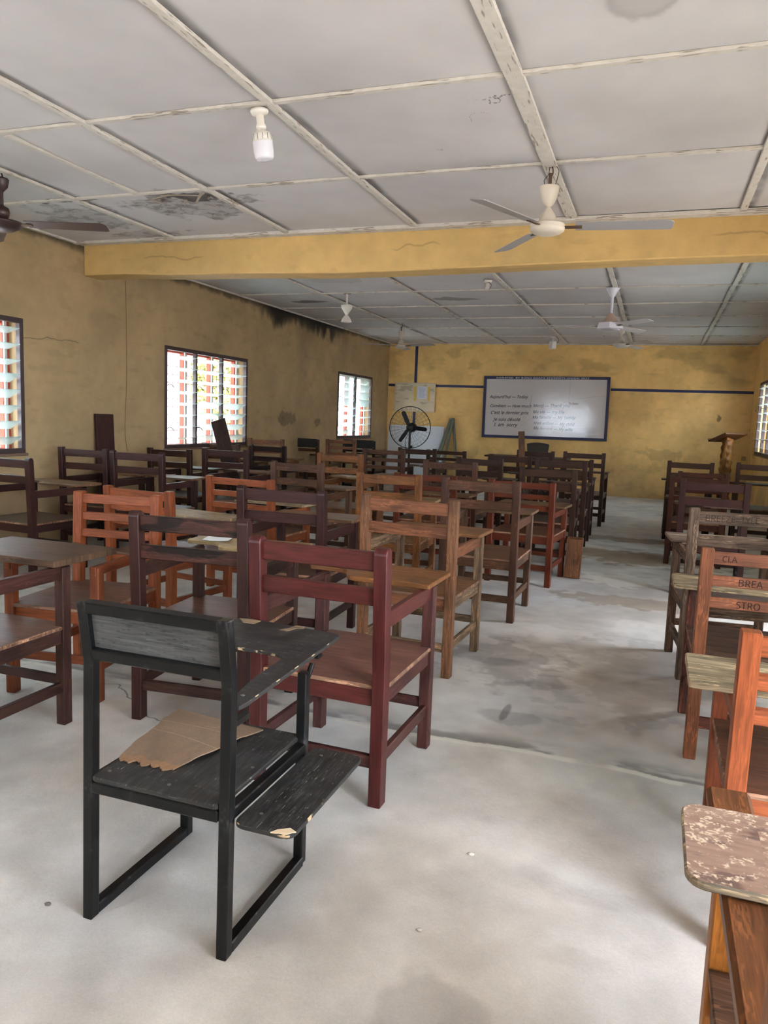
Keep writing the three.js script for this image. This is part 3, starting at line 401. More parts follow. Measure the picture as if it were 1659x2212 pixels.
CH.B37 = woodenChair({ x: -5.034, z: -5.782, yaw: 2, W: 0.545, H: 0.975, pal: 'plum', label: 'plum chair directly in front of the tall dark board against the left wall' });
CH.B38 = woodenChair({ x: -4.798, z: -4.619, yaw: -3, W: 0.600, H: 0.950, pal: 'plum', round:true,tab:true, label: 'large plum-brown chair at the left edge below the nearest left window' });
CH.R1 = woodenChair({ x: 0.421, z: -9.966, yaw: 0, W: 0.530, H: 0.970, pal: 'umber', label: 'black-looking chair with an open back, nearest the carved lectern, right block' });
CH.R2 = woodenChair({ x: 0.531, z: -9.189, yaw: 2, W: 0.537, H: 0.890, pal: 'rust', rails:3, label: 'reddish chair second from the lectern in the right block' });
CH.R3 = woodenChair({ x: 0.429, z: -8.115, yaw: -3, W: 0.533, H: 0.890, pal: 'rust', rails:3, label: 'reddish three-rail chair behind the dark maroon one in the right block' });
CH.R4 = woodenChair({ x: 0.477, z: -6.650, yaw: -3, W: 0.527, H: 0.950, pal: 'oxblood', label: 'dark maroon two-rail chair right of the aisle, behind the grey lettered chair' });
CH.R9 = woodenChair({ x: 1.179, z: -10.034, yaw: -3, W: 0.490, H: 0.985, pal: 'umber', label: 'dark chair by the right wall below the right-hand window' });
CH.LW = woodenChair({ x: -2.555, z: -1.975, yaw: 0, W: 0.550, H: 0.930, pal: 'dark', tabL:0.06,notch:false,tz0:-0.45,tz1:-0.84,tt:0.028,tabMat:wood(108,84,66,1,0.45), label: 'brown wooden chair cut off by the left picture edge, plank tablet and seat in view' });
CH.R5 = woodenChair({ x: 0.465, z: -4.360, yaw: 5.6, W: 0.540, H: 0.945, pal: 'grey', notch:false,tabL:0.03, label: 'grey weathered chair with scratched capital letters on its top rail, right of the aisle' });
CH.R6 = woodenChair({ x: 0.480, z: -3.290, yaw: 1, W: 0.550, H: 0.885, pal: 'teak', rails:3,notch:false,tabL:0.07,tr:0.04, label: 'brown three-rail chair with dark hand-drawn letters on all three rails, right of the aisle' });
CH.R7 = woodenChair({ x: 0.505, z: -2.060, yaw: 0, W: 0.540, H: 0.862, pal: 'orange', rails:3,notch:false,tabL:0.095,tz0:-0.2,tz1:-0.5,seatY:0.44,tabMat:wood(204,182,150,2,0.7), label: 'orange-red chair at the right picture edge with a pale rough plank as tablet' });
// lettering on the rails that show it
railWriting(CH.R6.back[0], 'CLA', 0.2, 0.044, -0.1, 84); railWriting(CH.R6.back[1], 'BREA', 0.26, 0.04, -0.005, 76); railWriting(CH.R6.back[2], 'STRO', 0.26, 0.04, -0.005, 76);
railWriting(CH.R5.back[0], 'BREEZE  TYLE', 0.4, 0.055, 0.0, 58, 'rgba(70,50,40,0.7)'); railWriting(CH.L1.back[1], 'INTTO', 0.2, 0.05, -0.02, 100, 'rgba(60,36,24,0.7)'); railWriting(CH.D16.back[0], 'M NTYUS', 0.3, 0.055, 0.0, 76, 'rgba(30,18,14,0.6)');

{ // nearest chair at the right edge: worn ply tablet, wide arm, orange front leg
  const P = { post: wood(190, 120, 70, 1, 0.5), leg: wood(206, 134, 72, 0, 0.5), br: wood(126, 92, 72, 2, 0.6) };
  const t = thing('tablet_chair', 'nearest chair at bottom right, worn flaking tablet with pale chipped edge and yellow-orange leg', 'chair', [0.43, 0, -0.82], 0, GROUP);
  const flake = tex(512, 512, (u, v) => { const g = fbm(u * 6, v * 40, 1101, 3), n = fbm(u * 34, v * 34, 1111, 5), m = fbm(u * 4, v * 4, 1121, 3); const p = 0.85 * smooth(0.5, 0.72, n + (m - 0.5) * 0.55) * smooth(0.2, 0.7, vn(u * 110, v * 110, 1131)); const dk = smooth(0.6, 0.75, fbm(u * 5, v * 9, 1141, 4)); const r = lerp(132 - 34 * dk + (g - 0.5) * 34, 202, p), gg = lerp(104 - 30 * dk + (g - 0.5) * 32, 182, p), b = lerp(88 - 24 * dk + (g - 0.5) * 30, 154, p); return [r, gg, b]; });
  const mt = std({ map: rep(flake, 3.2, 3.2), roughness: 0.6, bumpMap: rep(flake, 3.2, 3.2), bumpScale: 0.001 }), me = std({ color: col(196, 174, 142), map: WT[2], roughness: 0.75 });
  const W = 0.56, D = 0.53, px = W / 2 - 0.025, H = 0.92;
  for (const s of [-1, 1]) { put('back_post', postGeo(H, false, 0.02), P.post, t, s * px, 0, 0); put('front_leg', block(0.046, 0.665, 0.05), P.leg, t, s * px, 0.3325, -D); put('arm_rail', block(0.074, 0.03, 0.68, 0.008), wood(132, 84, 54, 1, 0.45), t, s * (px + 0.0), 0.68, -0.32); put('apron', block(0.026, 0.08, D - 0.05), P.br, t, s * px, 0.385, -D / 2); put('stretcher', block(0.026, 0.05, D - 0.05), P.br, t, s * px, 0.17, -D / 2); }
  put('back_rail', block(W - 0.09, 0.06, 0.024), P.post, t, 0, H - 0.06, 0.016); put('back_rail', block(W - 0.09, 0.06, 0.024), P.post, t, 0, H - 0.17, 0.012);
  for (const z of [0, -D]) put('apron', block(W - 0.09, 0.07, 0.024), P.br, t, 0, 0.385, z);
  put('seat', seatGeo(W, D, W - 0.072), P.br, t, 0, 0.424, 0);
  const b = put('brace', block(0.3, 0.1, 0.022), wood(176, 112, 58, 0, 0.5), t, -0.105, 0.53, -0.47, 0, 0, -1.1); b.rotation.order = 'YXZ'; b.rotation.set(0, -0.5, -0.95);
  const g = tabletGeo(-W / 2 - 0.062, W / 2 + 0.02, -0.29, -0.535, false, 0.014, 0.035); put('writing_tablet', g, [mt, me], t, 0, 0.6985, 0);
}
{ // black steel chair with L-shaped tablet and side shelf
  const t = thing('tablet_chair', 'black steel-framed chair with L-shaped writing tablet and side shelf, nearest at front left', 'chair', [-1.124, 0, -1.53]);
  const scuff = tex(512, 512, (u, v) => { const n = fbm(u * 9, v * 9, 1201, 5), s = smooth(0.55, 0.85, n) * smooth(0.3, 0.8, vn(u * 50, v * 50, 1211)); const k = 16 + (n - 0.5) * 12 + s * 46; return [k, k * 1.0, k * 1.02]; });
  const mS = phys({ map: rep(scuff, 2, 2), roughness: 0.28, specularIntensity: 0.5 });
  const ply = tex(512, 512, (u, v) => { const g = fbm(u * 5, v * 60, 1221, 3), p = vn(u * 12, v * 140, 1231), d = fbm(u * 6, v * 6, 1241, 4), sc = smooth(0.86, 0.92, vn(u * 14 + v * 4, v * 120, 1251)) * smooth(0.5, 0.7, vn(u * 9, v * 9, 1261)); const k = 32 + (g - 0.5) * 44 + (p > 0.72 ? 16 : 0) + (d - 0.45) * 40 + sc * 80; return [k * 1.02, k, k * 0.97]; });
  const mP = std({ map: rep(ply, 3, 3), roughness: 0.5, bumpMap: rep(ply, 3, 3), bumpScale: 0.0008 });
  const dusty = tex(512, 256, (u, v) => { const g = fbm(u * 8, v * 70, 1271, 3), p = vn(u * 30, v * 120, 1281), d = fbm(u * 4, v * 4, 1291, 4); const k = 66 + (g - 0.5) * 40 - (p > 0.8 ? 18 : 0) + (d - 0.5) * 26; return [k * 0.98, k, k]; });
  const edge = tex(256, 64, (u, v) => { const c = smooth(0.62, 0.7, fbm(u * 26, v * 4, 1301, 4)); return [lerp(36, 186, c), lerp(34, 158, c), lerp(32, 120, c)]; }); const mE = std({ map: rep(edge, 1.25, 8), roughness: 0.8 });
  const T3 = 0.03, xl = -0.204, xr = 0.204, zf = -0.44, H = 0.868;
  const prof = (() => { const r = T3 / 2, s = poly([[r - 0.0, 0], [r - 0.012, 0.7], [r + 0.012, H], [-r + 0.012, H], [-r - 0.012, 0.7], [-r, 0]]); const g = extr(s, T3, 0.003, 2); g.translate(0, 0, -T3 / 2); g.rotateY(-Math.PI / 2); return boxUV(g, 1); })();
  put('rear_post', prof, mS, t, xl, 0, 0); put('rear_post', prof, mS, t, xr, 0, 0);
  const bt = (y, z) => { const m = put('back_tube', block(xr - xl - T3 + 0.004, T3, T3, 0.003), mS, t, 0, y, z); m.rotation.x = 0.14; }; bt(H - 0.0155, 0.01); bt(0.727, -0.009);
  const bp = put('back_panel', block(xr - xl - T3 + 0.004, 0.1, 0.008, 0.001), std({ map: rep(dusty, 2, 4), roughness: 0.7, bumpMap: rep(dusty, 2, 4), bumpScale: 0.0006 }), t, 0, 0.79, -0.006); bp.rotation.x = 0.14;
  put('front_leg', block(T3, 0.39, T3), mS, t, xl, 0.195, zf); put('front_leg', block(T3, 0.6, T3), mS, t, xr - 0.006, 0.3, zf);
  for (const x of [xl, xr]) { put('base_rail', block(T3, T3, -zf - T3), mS, t, x, 0.0155, zf / 2); put('seat_frame', block(T3, T3, -zf - T3), mS, t, x, 0.372, zf / 2); }
  for (const z of [0, zf]) put('seat_frame', block(xr - xl - T3, T3, T3), mS, t, 0, 0.372, z);
  const sg = extr(roundedRect(-0.192, -0.014, 0.19, 0.452, 0.022), 0.014, 0.003, 1, 5); sg.rotateX(-Math.PI / 2); const seat = put('seat', boxUV(sg, 2), [mP, mP], t, 0, 0.3875, 0);
  for (const [x, z] of [[-0.165, -0.03], [0.165, -0.2], [0.02, -0.03]]) put('screw', new THREE.CylinderGeometry(0.005, 0.005, 0.003, 10), plain(120, 116, 110, 0.4, 0.7), seat, x, 0.0145, z);
  const sh = extr(roundedRect(0.224, -0.005, 0.386, 0.47, 0.035), 0.012, 0.002, 1, 6); sh.rotateX(-Math.PI / 2); const shelf = put('side_shelf', boxUV(sh, 2), [mP, mE], t, 0, 0.35, 0);
  for (const z of [-0.06, -0.4]) put('shelf_bracket', block(0.15, 0.018, 0.022, 0.002), mS, t, 0.294, 0.34, z);
  for (const z of [-0.06, -0.42]) put('screw', new THREE.CylinderGeometry(0.005, 0.005, 0.003, 10), plain(120, 116, 110, 0.4, 0.7), shelf, 0.27, 0.0125, z);
  { const c = new THREE.Shape(); c.moveTo(0.386, 0.02); c.lineTo(0.37, 0.0); c.lineTo(0.33, -0.006); c.lineTo(0.34, 0.012); c.lineTo(0.366, 0.03); c.closePath(); const g = extr(c, 0.003, 0.0006); g.rotateX(-Math.PI / 2); put('bare_patch', boxUV(g, 0), plain(206, 182, 150, 0.8), shelf, 0, 0.0102, 0).userData.label = 'pale bare wood where the black paint chipped'; }
  // L-shaped tablet: arm strip along the right, wide board across the front
  const s = new THREE.Shape(); s.moveTo(0.146, 0.1); s.quadraticCurveTo(0.16, 0.088, 0.185, 0.09); s.lineTo(0.19, 0.12); s.lineTo(0.182, 0.4); s.lineTo(0.168, 0.77); s.quadraticCurveTo(0.166, 0.8, 0.13, 0.802); s.lineTo(-0.22, 0.84); s.quadraticCurveTo(-0.25, 0.84, -0.25, 0.8); s.lineTo(-0.25, 0.56); s.quadraticCurveTo(-0.25, 0.53, -0.22, 0.53); s.lineTo(-0.05, 0.522); s.bezierCurveTo(0.05, 0.52, 0.1, 0.53, 0.106, 0.46); s.bezierCurveTo(0.106, 0.36, 0.11, 0.25, 0.146, 0.1); s.closePath();
  const tg = extr(s, 0.012, 0.002, 1, 8); tg.rotateX(-Math.PI / 2); const tab = put('writing_tablet', boxUV(tg, 0), [mP, mE], t, 0, 0.604, 0);
  const patch = (pts) => { const g = extr(poly(pts), 0.002, 0.0004); g.rotateX(-Math.PI / 2); put('bare_patch', boxUV(g, 0), wood(196, 168, 138, 1, 0.8), tab, 0, 0.0112, 0).userData.label = 'bare wood patch where the black veneer tore off'; };
  patch([[-0.045, 0.752], [-0.015, 0.747], [0.0, 0.79], [0.026, 0.8], [0.02, 0.82], [-0.018, 0.826], [-0.022, 0.79]]); patch([[-0.2, 0.775], [-0.16, 0.78], [-0.155, 0.822], [-0.19, 0.828], [-0.24, 0.82]]);
  put('screw', new THREE.CylinderGeometry(0.006, 0.006, 0.003, 10), plain(130, 130, 128, 0.4, 0.8), tab, 0.155, 0.0125, -0.16);
  put('tablet_bracket', bar([xr - 0.01, 0.53, zf], [xr - 0.012, 0.602, zf - 0.07], 0.009), mS, t, 0, 0, 0); put('tablet_bracket', block(0.02, 0.02, 0.09, 0.003), mS, t, xr - 0.006, 0.592, -0.062); put('tablet_bracket', block(0.36, 0.012, 0.03, 0.002), mS, t, 0.0, 0.598, -0.6);
}
{ // torn brown cardboard on the black seat
  const NX = 48, NZ = 16, g = new THREE.BoxGeometry(1, 0.0035, 1, NX, 1, NZ), p = g.attributes.position, uv = g.attributes.uv, A = [-1.316, -1.625], B = [-1.14, -1.61], C = [-1.05, -1.955], D = [-1.372, -1.985];
  for (let i = 0; i < p.count; i++) { const a = p.getX(i) + 0.5, b = 0.5 - p.getZ(i), rag = (fbm(a * 6, 3, 1401, 4) - 0.5) * 0.07 * (1 - b) ** 6, e = (fbm(b * 4, 8, 1411, 3) - 0.5) * 0.02; const x = lerp(lerp(A[0], B[0], a), lerp(D[0], C[0], a), b) + e, z = lerp(lerp(A[1], B[1], a), lerp(D[1], C[1], a), b) + rag; const y = 0.4045 + 0.012 * Math.sin(Math.PI * Math.min(1, b * 1.05)) * (0.5 + 0.5 * Math.sin(a * 3)) + (Math.abs(b - 0.72) < 0.05 ? 0.002 : 0) - 0.022 * smooth(0.8, 1, b) * (z < -1.975 ? 0 : 0.0); p.setXYZ(i, x, p.getY(i) + y, z); uv.setXY(i, a, b); }
  g.computeVertexNormals();
  const ct = tex(512, 512, (u, v) => { const n = fbm(u * 5, v * 5, 1421, 4), f = fbm(u * 60, v * 60, 1431, 2), k = 1 + (n - 0.5) * 0.25 + (f - 0.5) * 0.12; let r = 124 * k, q = 101 * k, b = 80 * k; const tape = smooth(0.004, 0.001, Math.abs(v - 0.72 - 0.05 * (u - 0.5))) + smooth(0.004, 0.001, Math.abs(v - 0.5 + 0.06 * (u - 0.4))) + smooth(0.003, 0.001, Math.abs(u - 0.6 - 0.3 * (v - 0.7))) * (v > 0.72 ? 1 : 0); r += 50 * tape; q += 46 * tape; b += 40 * tape; if (v < 0.06 + 0.04 * fbm(u * 9, 2, 1441, 3)) { r *= 1.12; q *= 1.04; b *= 0.95; } return [r, q, b]; });
  const m = mesh('cardboard_sheet', g, std({ map: ct, roughness: 0.62 }), scene); m.userData = { label: 'torn brown cardboard sheet lying on the seat of the black steel chair', category: 'cardboard' };
}

// ---------------------------------------------------------------- front wall
function canvasTex(w, h, draw) { const c = document.createElement('canvas'); c.width = w; c.height = h; draw(c.getContext('2d'), w, h); const t = new THREE.CanvasTexture(c); t.colorSpace = THREE.SRGBColorSpace; t.magFilter = THREE.LinearFilter; return t; }
{
  const t = thing('whiteboard', 'large wall-mounted whiteboard in a dark blue frame with handwritten French vocabulary', 'whiteboard', [-2.158, 1.681, ZF + 0.03]); t.rotation.z = 0.0085;
  const w = 2.49, h = 1.245, f = 0.055, mF = plain(26, 34, 74, 0.45);
  const bt = canvasTex(2048, 1024, (k, W, H) => {
    k.fillStyle = '#c6c4c4'; k.fillRect(0, 0, W, H); k.strokeStyle = 'rgba(40,40,52,0.85)'; k.fillStyle = 'rgba(38,38,50,0.88)'; k.textBaseline = 'alphabetic';
    const wr = (s, x, y, sz, rot = -0.01) => { k.save(); k.translate(x, y); k.rotate(rot); k.font = 'italic ' + sz + 'px sans-serif'; k.fillText(s, 0, 0); k.lineWidth = 3.5; k.strokeText(s, 0, 0); k.restore(); };
    wr("Aujourd'hui — Today", 66, 350, 70); wr('Combien — How much', 76, 515, 70); wr("C'est le dernier prix", 90, 640, 76); wr('Je suis désolé', 150, 765, 78); wr('I  am  sorry', 160, 862, 80);
    k.lineWidth = 4; k.beginPath(); k.moveTo(805, 290); k.lineTo(775, 560); k.stroke();
    wr('Merci — Thank you', 830, 500, 72, -0.02); wr('Ma vie — my life', 830, 610, 72); wr('Ma famille — My family', 830, 705, 68); wr('Mon enfant — My child', 850, 805, 66, 0.02); wr('Ma femme — My wife', 850, 900, 68, 0.02); wr('To been', 1430, 440, 46); k.lineWidth = 3; k.strokeStyle = 'rgba(110,108,112,0.7)';
    k.beginPath(); k.moveTo(620, 850); k.quadraticCurveTo(1100, 470, 1500, 360); k.quadraticCurveTo(1750, 300, 2020, 285); k.stroke(); k.beginPath(); k.moveTo(1440, 20); k.lineTo(1436, 420); k.stroke();
    for (let i = 0; i < 26; i++) { k.fillStyle = 'rgba(240,240,245,' + (0.06 + 0.05 * (i % 4)) + ')'; k.fillRect(900 + (i * 277) % 900, 480 + (i * 151) % 480, 120 + (i * 37) % 200, 12 + (i * 7) % 30); }
  });
  const wavy = tex(512, 256, (u, v) => { const t = 255 * (0.6 * fbm(u * 9 + 2 * fbm(u * 3, v * 3, 1471, 2), v * 4, 1461, 4) + 0.4 * Math.abs(v - 0.2 - 0.5 * Math.sqrt(u))); return [t, t, t]; }, false);
  const bg = new THREE.BoxGeometry(w - 2 * f, h - 2 * f, 0.012); put('board', bg, phys({ map: bt, roughness: 0.11, bumpMap: wavy, bumpScale: 0.003 }), t, 0, 0, 0);
  for (const s of [-1, 1]) { const fm = put('frame', block(w, f, 0.04, 0.004), mF, t, 0, s * (h / 2 - f / 2), 0.006); if (s > 0) { const lt = canvasTex(2048, 52, (k, W, H) => { const s = 'DONATED  BY BONO AHAFO STUDENTS UNION 2022.'; k.fillStyle = 'rgba(206,210,222,0.95)'; k.font = 'bold 46px sans-serif'; k.textBaseline = 'middle'; k.scale((W - 20) / k.measureText(s).width, 1); k.fillText(s, 4, H / 2 + 2); }); const m = put('frame_lettering', new THREE.PlaneGeometry(1.88, 0.048), std({ map: lt, transparent: true, roughness: 0.6 }), fm, -0.06, -0.002, 0.021); m.castShadow = false; } put('frame', block(f, h - 2 * f, 0.04, 0.004), mF, t, s * (w / 2 - f / 2), 0, 0.006); }
}
{
  const t = thing('notice_board', 'cream notice board with a taped paper, on the front wall above the standing fan', 'notice board', [-4.885, 1.827, ZF + 0.022]); t.rotation.z = -0.006;
  const nt = tex(512, 384, (u, v) => { const n = fbm(u * 5, v * 4, 1501, 4), s = smooth(0.62, 0.7, fbm(u * 4, v * 9, 1511, 4)) * 0.14, l = smooth(0.006, 0.002, Math.abs(v - 0.47 - 0.02 * Math.sin(u * 20))) * (u < 0.4 ? 0.1 : 0), k = 1 + (n - 0.5) * 0.14 - s - l; return [216 * k, 202 * k, 172 * k]; });
  put('board', block(0.86, 0.57, 0.014, 0.002), std({ map: rep(nt, 1.1, 1.6), roughness: 0.6 }), t, 0, 0, 0); const mf = plain(212, 194, 164, 0.6);
  for (const s of [-1, 1]) { put('frame', block(0.9, 0.022, 0.03), mf, t, 0, s * 0.294, 0.004); put('frame', block(0.022, 0.57, 0.03), mf, t, s * 0.439, 0, 0.004); }
  const pt = canvasTex(256, 320, (k, W, H) => { k.fillStyle = '#d9dce6'; k.fillRect(0, 0, W, H); k.fillStyle = 'rgba(90,96,130,0.55)'; for (let i = 0; i < 15; i++) k.fillRect(26 + (i % 3) * 8, 30 + i * 18, 150 + (i * 53) % 60, 5); });
  const pp = mesh('paper_notice', new THREE.BoxGeometry(0.2, 0.26, 0.001), std({ map: pt, roughness: 0.8 }), scene); pp.position.set(-4.73, 1.925, ZF + 0.031); pp.userData = { label: 'printed white paper taped to the cream notice board', category: 'paper' };
  for (const [x, lab] of [[-4.882, 'yellow tape strip left of the paper on the notice board'], [-4.575, 'yellow tape strip right of the paper on the notice board']]) { const y = mesh('tape_strip', block(0.042, 0.3, 0.001, 0.0002), plain(216, 176, 60, 0.5), scene); y.position.set(x, 1.9, ZF + 0.031); y.userData = { label: lab, category: 'tape', group: 'yellow tape strips on the notice board' }; }
}
{ // spare board leaning on the wall
  const t = thing('spare_whiteboard', 'frameless white board leaning on the front wall behind the standing fan', 'whiteboard', [-4.815, 0, -15.42]);
  const g = extr(roundedRect(-0.62, 0, 0.62, 1.235, 0.03), 0.012, 0.002); const m = put('board', g, plain(214, 218, 226, 0.35), t, 0, 0, 0); m.rotation.x = -0.105;
  put('edge_strip', block(0.014, 1.18, 0.018), plain(150, 152, 158, 0.4, 0.3), t, 0.613, 0.61, -0.055, -0.105);
}
{
  const t = thing('easel_poles', 'bundle of grey-green poles leaning together against the front wall', 'easel', [-4.07, 0, -15.3]); const m = plain(112, 118, 104, 0.55, 0.2);
  for (const [a, b] of [[[-0.37, 0, 0.1], [0.0, 1.4, -0.24]], [[-0.3, 0, 0.16], [0.03, 1.41, -0.22]], [[-0.08, 0, 0.2], [0.06, 1.4, -0.2]], [[0.28, 0, 0.05], [0.05, 1.41, -0.25]]]) mesh('pole', bar(a, b, 0.027, 10), m, t);
  put('hinge', new THREE.SphereGeometry(0.05, 14, 10), m, t, 0.03, 1.38, -0.215).scale.set(1.3, 0.7, 0.8);
}
{ // carved lectern
  const t = thing('lectern', 'wooden lectern with slanted top on a knobbly carved post, in the front right corner', 'lectern', [1.19, 0, -14.72]);
  const mW = wood(176, 122, 72, 1, 0.5), mD = wood(122, 82, 54, 0, 0.45);
  const g = new THREE.CylinderGeometry(0.082, 0.108, 1.14, 20, 44), p = g.attributes.position; for (let i = 0; i < p.count; i++) { const y = p.getY(i), a = Math.atan2(p.getZ(i), p.getX(i)), k = 1 + 0.16 * Math.sin(y * 48 + 1.3 * Math.sin(a * 2)) * Math.cos(a * 2 + 0.5) + 0.08 * Math.sin(a * 5 + y * 9); p.setX(i, p.getX(i) * k); p.setZ(i, p.getZ(i) * k); } g.computeVertexNormals();
  put('post', boxUV(g, 1), mW, t, 0, 0.64, 0); put('base', block(0.42, 0.06, 0.36, 0.01), mD, t, 0, 0.03, 0); put('collar', block(0.16, 0.05, 0.14, 0.006), mW, t, 0, 1.195, 0, -0.34, 0.7);
  const top = put('slanted_top', block(0.5, 0.03, 0.42, 0.005), mD, t, 0, 1.245, 0); top.rotation.order = 'YXZ'; top.rotation.set(-0.36, 0.7, 0); put('book_ledge', block(0.5, 0.03, 0.02, 0.004), mD, top, 0, 0.03, -0.2);
}
{ // teacher's table and mesh chair
  const t = thing('teacher_table', "plain dark table under the whiteboard, in front of the mesh chair", 'table', [-2.2, 0, -14.1]), m = wood(104, 78, 60, 1, 0.5);
  put('table_top', block(1.5, 0.03, 0.6), m, t, 0, 0.745, 0); for (const x of [-0.66, 0.66]) for (const z of [-0.23, 0.23]) put('leg', block(0.055, 0.73, 0.055), m, t, x, 0.365, z); for (const z of [-0.23, 0.23]) put('apron', block(1.26, 0.09, 0.024), m, t, 0, 0.685, z);
  const o = thing('office_chair', 'black mesh-backed office chair under the whiteboard, behind the teacher table', 'chair', [-2.16, 0, -14.78], 0), k = plain(26, 26, 28, 0.45), me = plain(62, 56, 46, 0.8);
  const outline = (g) => { const s = new THREE.Shape(); s.moveTo(-0.17 + g, 0.62 + g); s.lineTo(0.17 - g, 0.62 + g); s.quadraticCurveTo(0.2 - g, 0.8, 0.215 - g, 0.97 - g); s.quadraticCurveTo(0.0, 1.03 - g, -0.215 + g, 0.97 - g); s.quadraticCurveTo(-0.2 + g, 0.8, -0.17 + g, 0.62 + g); return s; };
  const fs = outline(0); fs.holes.push(outline(0.03)); put('back_frame', extr(fs, 0.026, 0.004, 1, 8), k, o, 0, 0, -0.2, -0.06); put('back_mesh', extr(outline(0.026), 0.006, 0.001, 1, 8), me, o, 0, 0, -0.19, -0.06);
  put('seat', extr(roundedRect(-0.23, -0.22, 0.23, 0.22, 0.06), 0.07, 0.015, 2).rotateX(-Math.PI / 2), k, o, 0, 0.42, 0.03); put('back_support', block(0.06, 0.34, 0.03), k, o, 0, 0.55, -0.2); put('gas_column', new THREE.CylinderGeometry(0.028, 0.034, 0.34, 14), plain(50, 50, 52, 0.3, 0.7), o, 0, 0.26, 0.03);
  for (let i = 0; i < 5; i++) { const a = i * 1.2566 + 0.3; mesh('base_arm', bar([0, 0.1, 0.03], [0.27 * Math.cos(a), 0.06, 0.03 + 0.27 * Math.sin(a)], 0.018), k, o); put('caster', new THREE.CylinderGeometry(0.027, 0.027, 0.03, 14), k, o, 0.28 * Math.cos(a), 0.027, 0.03 + 0.28 * Math.sin(a), Math.PI / 2, 0, a); }
  for (const s of [-1, 1]) put('armrest', tube([[s * 0.22, 0.44, 0.0], [s * 0.27, 0.5, 0.0], [s * 0.27, 0.64, 0.0], [s * 0.26, 0.66, 0.1], [s * 0.26, 0.66, 0.2]], 0.018, 16, 8), k, o, 0, 0, 0);
}
{ // standing industrial fan
  const t = thing('standing_fan', 'large black standing fan with a round wire cage before the leaning white board', 'fan', [-4.21, 0, -13.2], 0.12), k = plain(22, 22, 24, 0.4, 0.3);
  put('base', lathe([[0, 0], [0.25, 0], [0.25, 0.02], [0.06, 0.06], [0.03, 0.12], [0, 0.12]], 32), k, t, 0, 0, 0); put('pole', new THREE.CylinderGeometry(0.019, 0.022, 1.1, 14), k, t, 0, 0.62, -0.06 + 0.06); put('height_knob', new THREE.SphereGeometry(0.03, 12, 10), k, t, 0.03, 0.86, 0.02);
  const head = new THREE.Group(); void head; const Y = 1.21;
  put('motor', lathe([[0, -0.12], [0.06, -0.12], [0.085, -0.08], [0.085, 0.04], [0.05, 0.07], [0, 0.07]], 24), k, t, 0.02, Y, -0.06, Math.PI / 2);
  put('hub', lathe([[0, 0], [0.06, 0], [0.06, 0.03], [0.03, 0.05], [0, 0.052]], 24), plain(40, 40, 42, 0.35, 0.3), t, 0, Y, 0.06, Math.PI / 2);
  for (const a of [117, 357, 237]) { const s = new THREE.Shape(); s.moveTo(0.03, -0.03); s.quadraticCurveTo(0.16, -0.055, 0.3, -0.045); s.quadraticCurveTo(0.335, -0.01, 0.3, 0.03); s.quadraticCurveTo(0.16, 0.045, 0.03, 0.03); s.closePath(); const b = put('blade', extr(s, 0.006, 0.001, 1, 6), k, t, 0, Y, 0.045); b.rotation.order = 'ZXY'; b.rotation.set(0.45, 0, a * Math.PI / 180); }
  const ring = (r, z, w) => { const g = new THREE.TorusGeometry(r, w, 8, 64); g.translate(0, Y, z); return g; }; put('cage_rim', mergeGeometries([ring(0.375, 0.03, 0.007), ring(0.375, 0.0, 0.005)]), k, t, 0, 0, 0);
  const ws = []; for (let i = 0; i < 28; i++) { const a = i / 28 * 6.2832, c = Math.cos(a), s = Math.sin(a); ws.push(tube([[0.07 * c, Y + 0.07 * s, 0.12], [0.25 * c, Y + 0.25 * s, 0.115], [0.34 * c, Y + 0.34 * s, 0.085], [0.375 * c, Y + 0.375 * s, 0.03]], 0.0016, 10, 4), tube([[0.09 * c, Y + 0.09 * s, -0.08], [0.28 * c, Y + 0.28 * s, -0.07], [0.375 * c, Y + 0.375 * s, 0.0]], 0.0016, 8, 4)); } for (const [r, z] of [[0.13, 0.12], [0.2, 0.118], [0.27, 0.112], [0.33, 0.09]]) ws.push(ring(r, z, 0.0014));
  mesh('cage_wires', mergeGeometries(ws), plain(60, 60, 62, 0.4, 0.5), t).userData.kind = 'stuff';
  put('neck', block(0.05, 0.08, 0.06, 0.006), k, t, 0, Y - 0.06, -0.04); put('power_cord', tube([[-0.02, 1.1, 0.02], [-0.07, 0.95, 0.06], [-0.05, 0.8, 0.03], [-0.1, 0.4, 0.03], [-0.14, 0.02, 0.1]], 0.005, 24, 6), k, t, 0, 0, 0);
}
{ // open wooden box on end
  const t = thing('wooden_box', 'small open wooden box standing on end beside the aisle, below the red-orange chair', 'box', [-0.62, 0, -6.9], 0.05), m = wood(136, 94, 68, 1, 0.55);
  t.rotation.z = -0.03; put('bottom_panel', block(0.13, 0.012, 0.15), m, t, 0, 0.01, 0); for (const s of [-1, 1]) { put('side_panel', block(0.012, 0.35, 0.15), m, t, s * 0.064, 0.18, 0); put('side_panel', block(0.116, 0.35, 0.012), m, t, 0, 0.18, s * 0.069); }
}
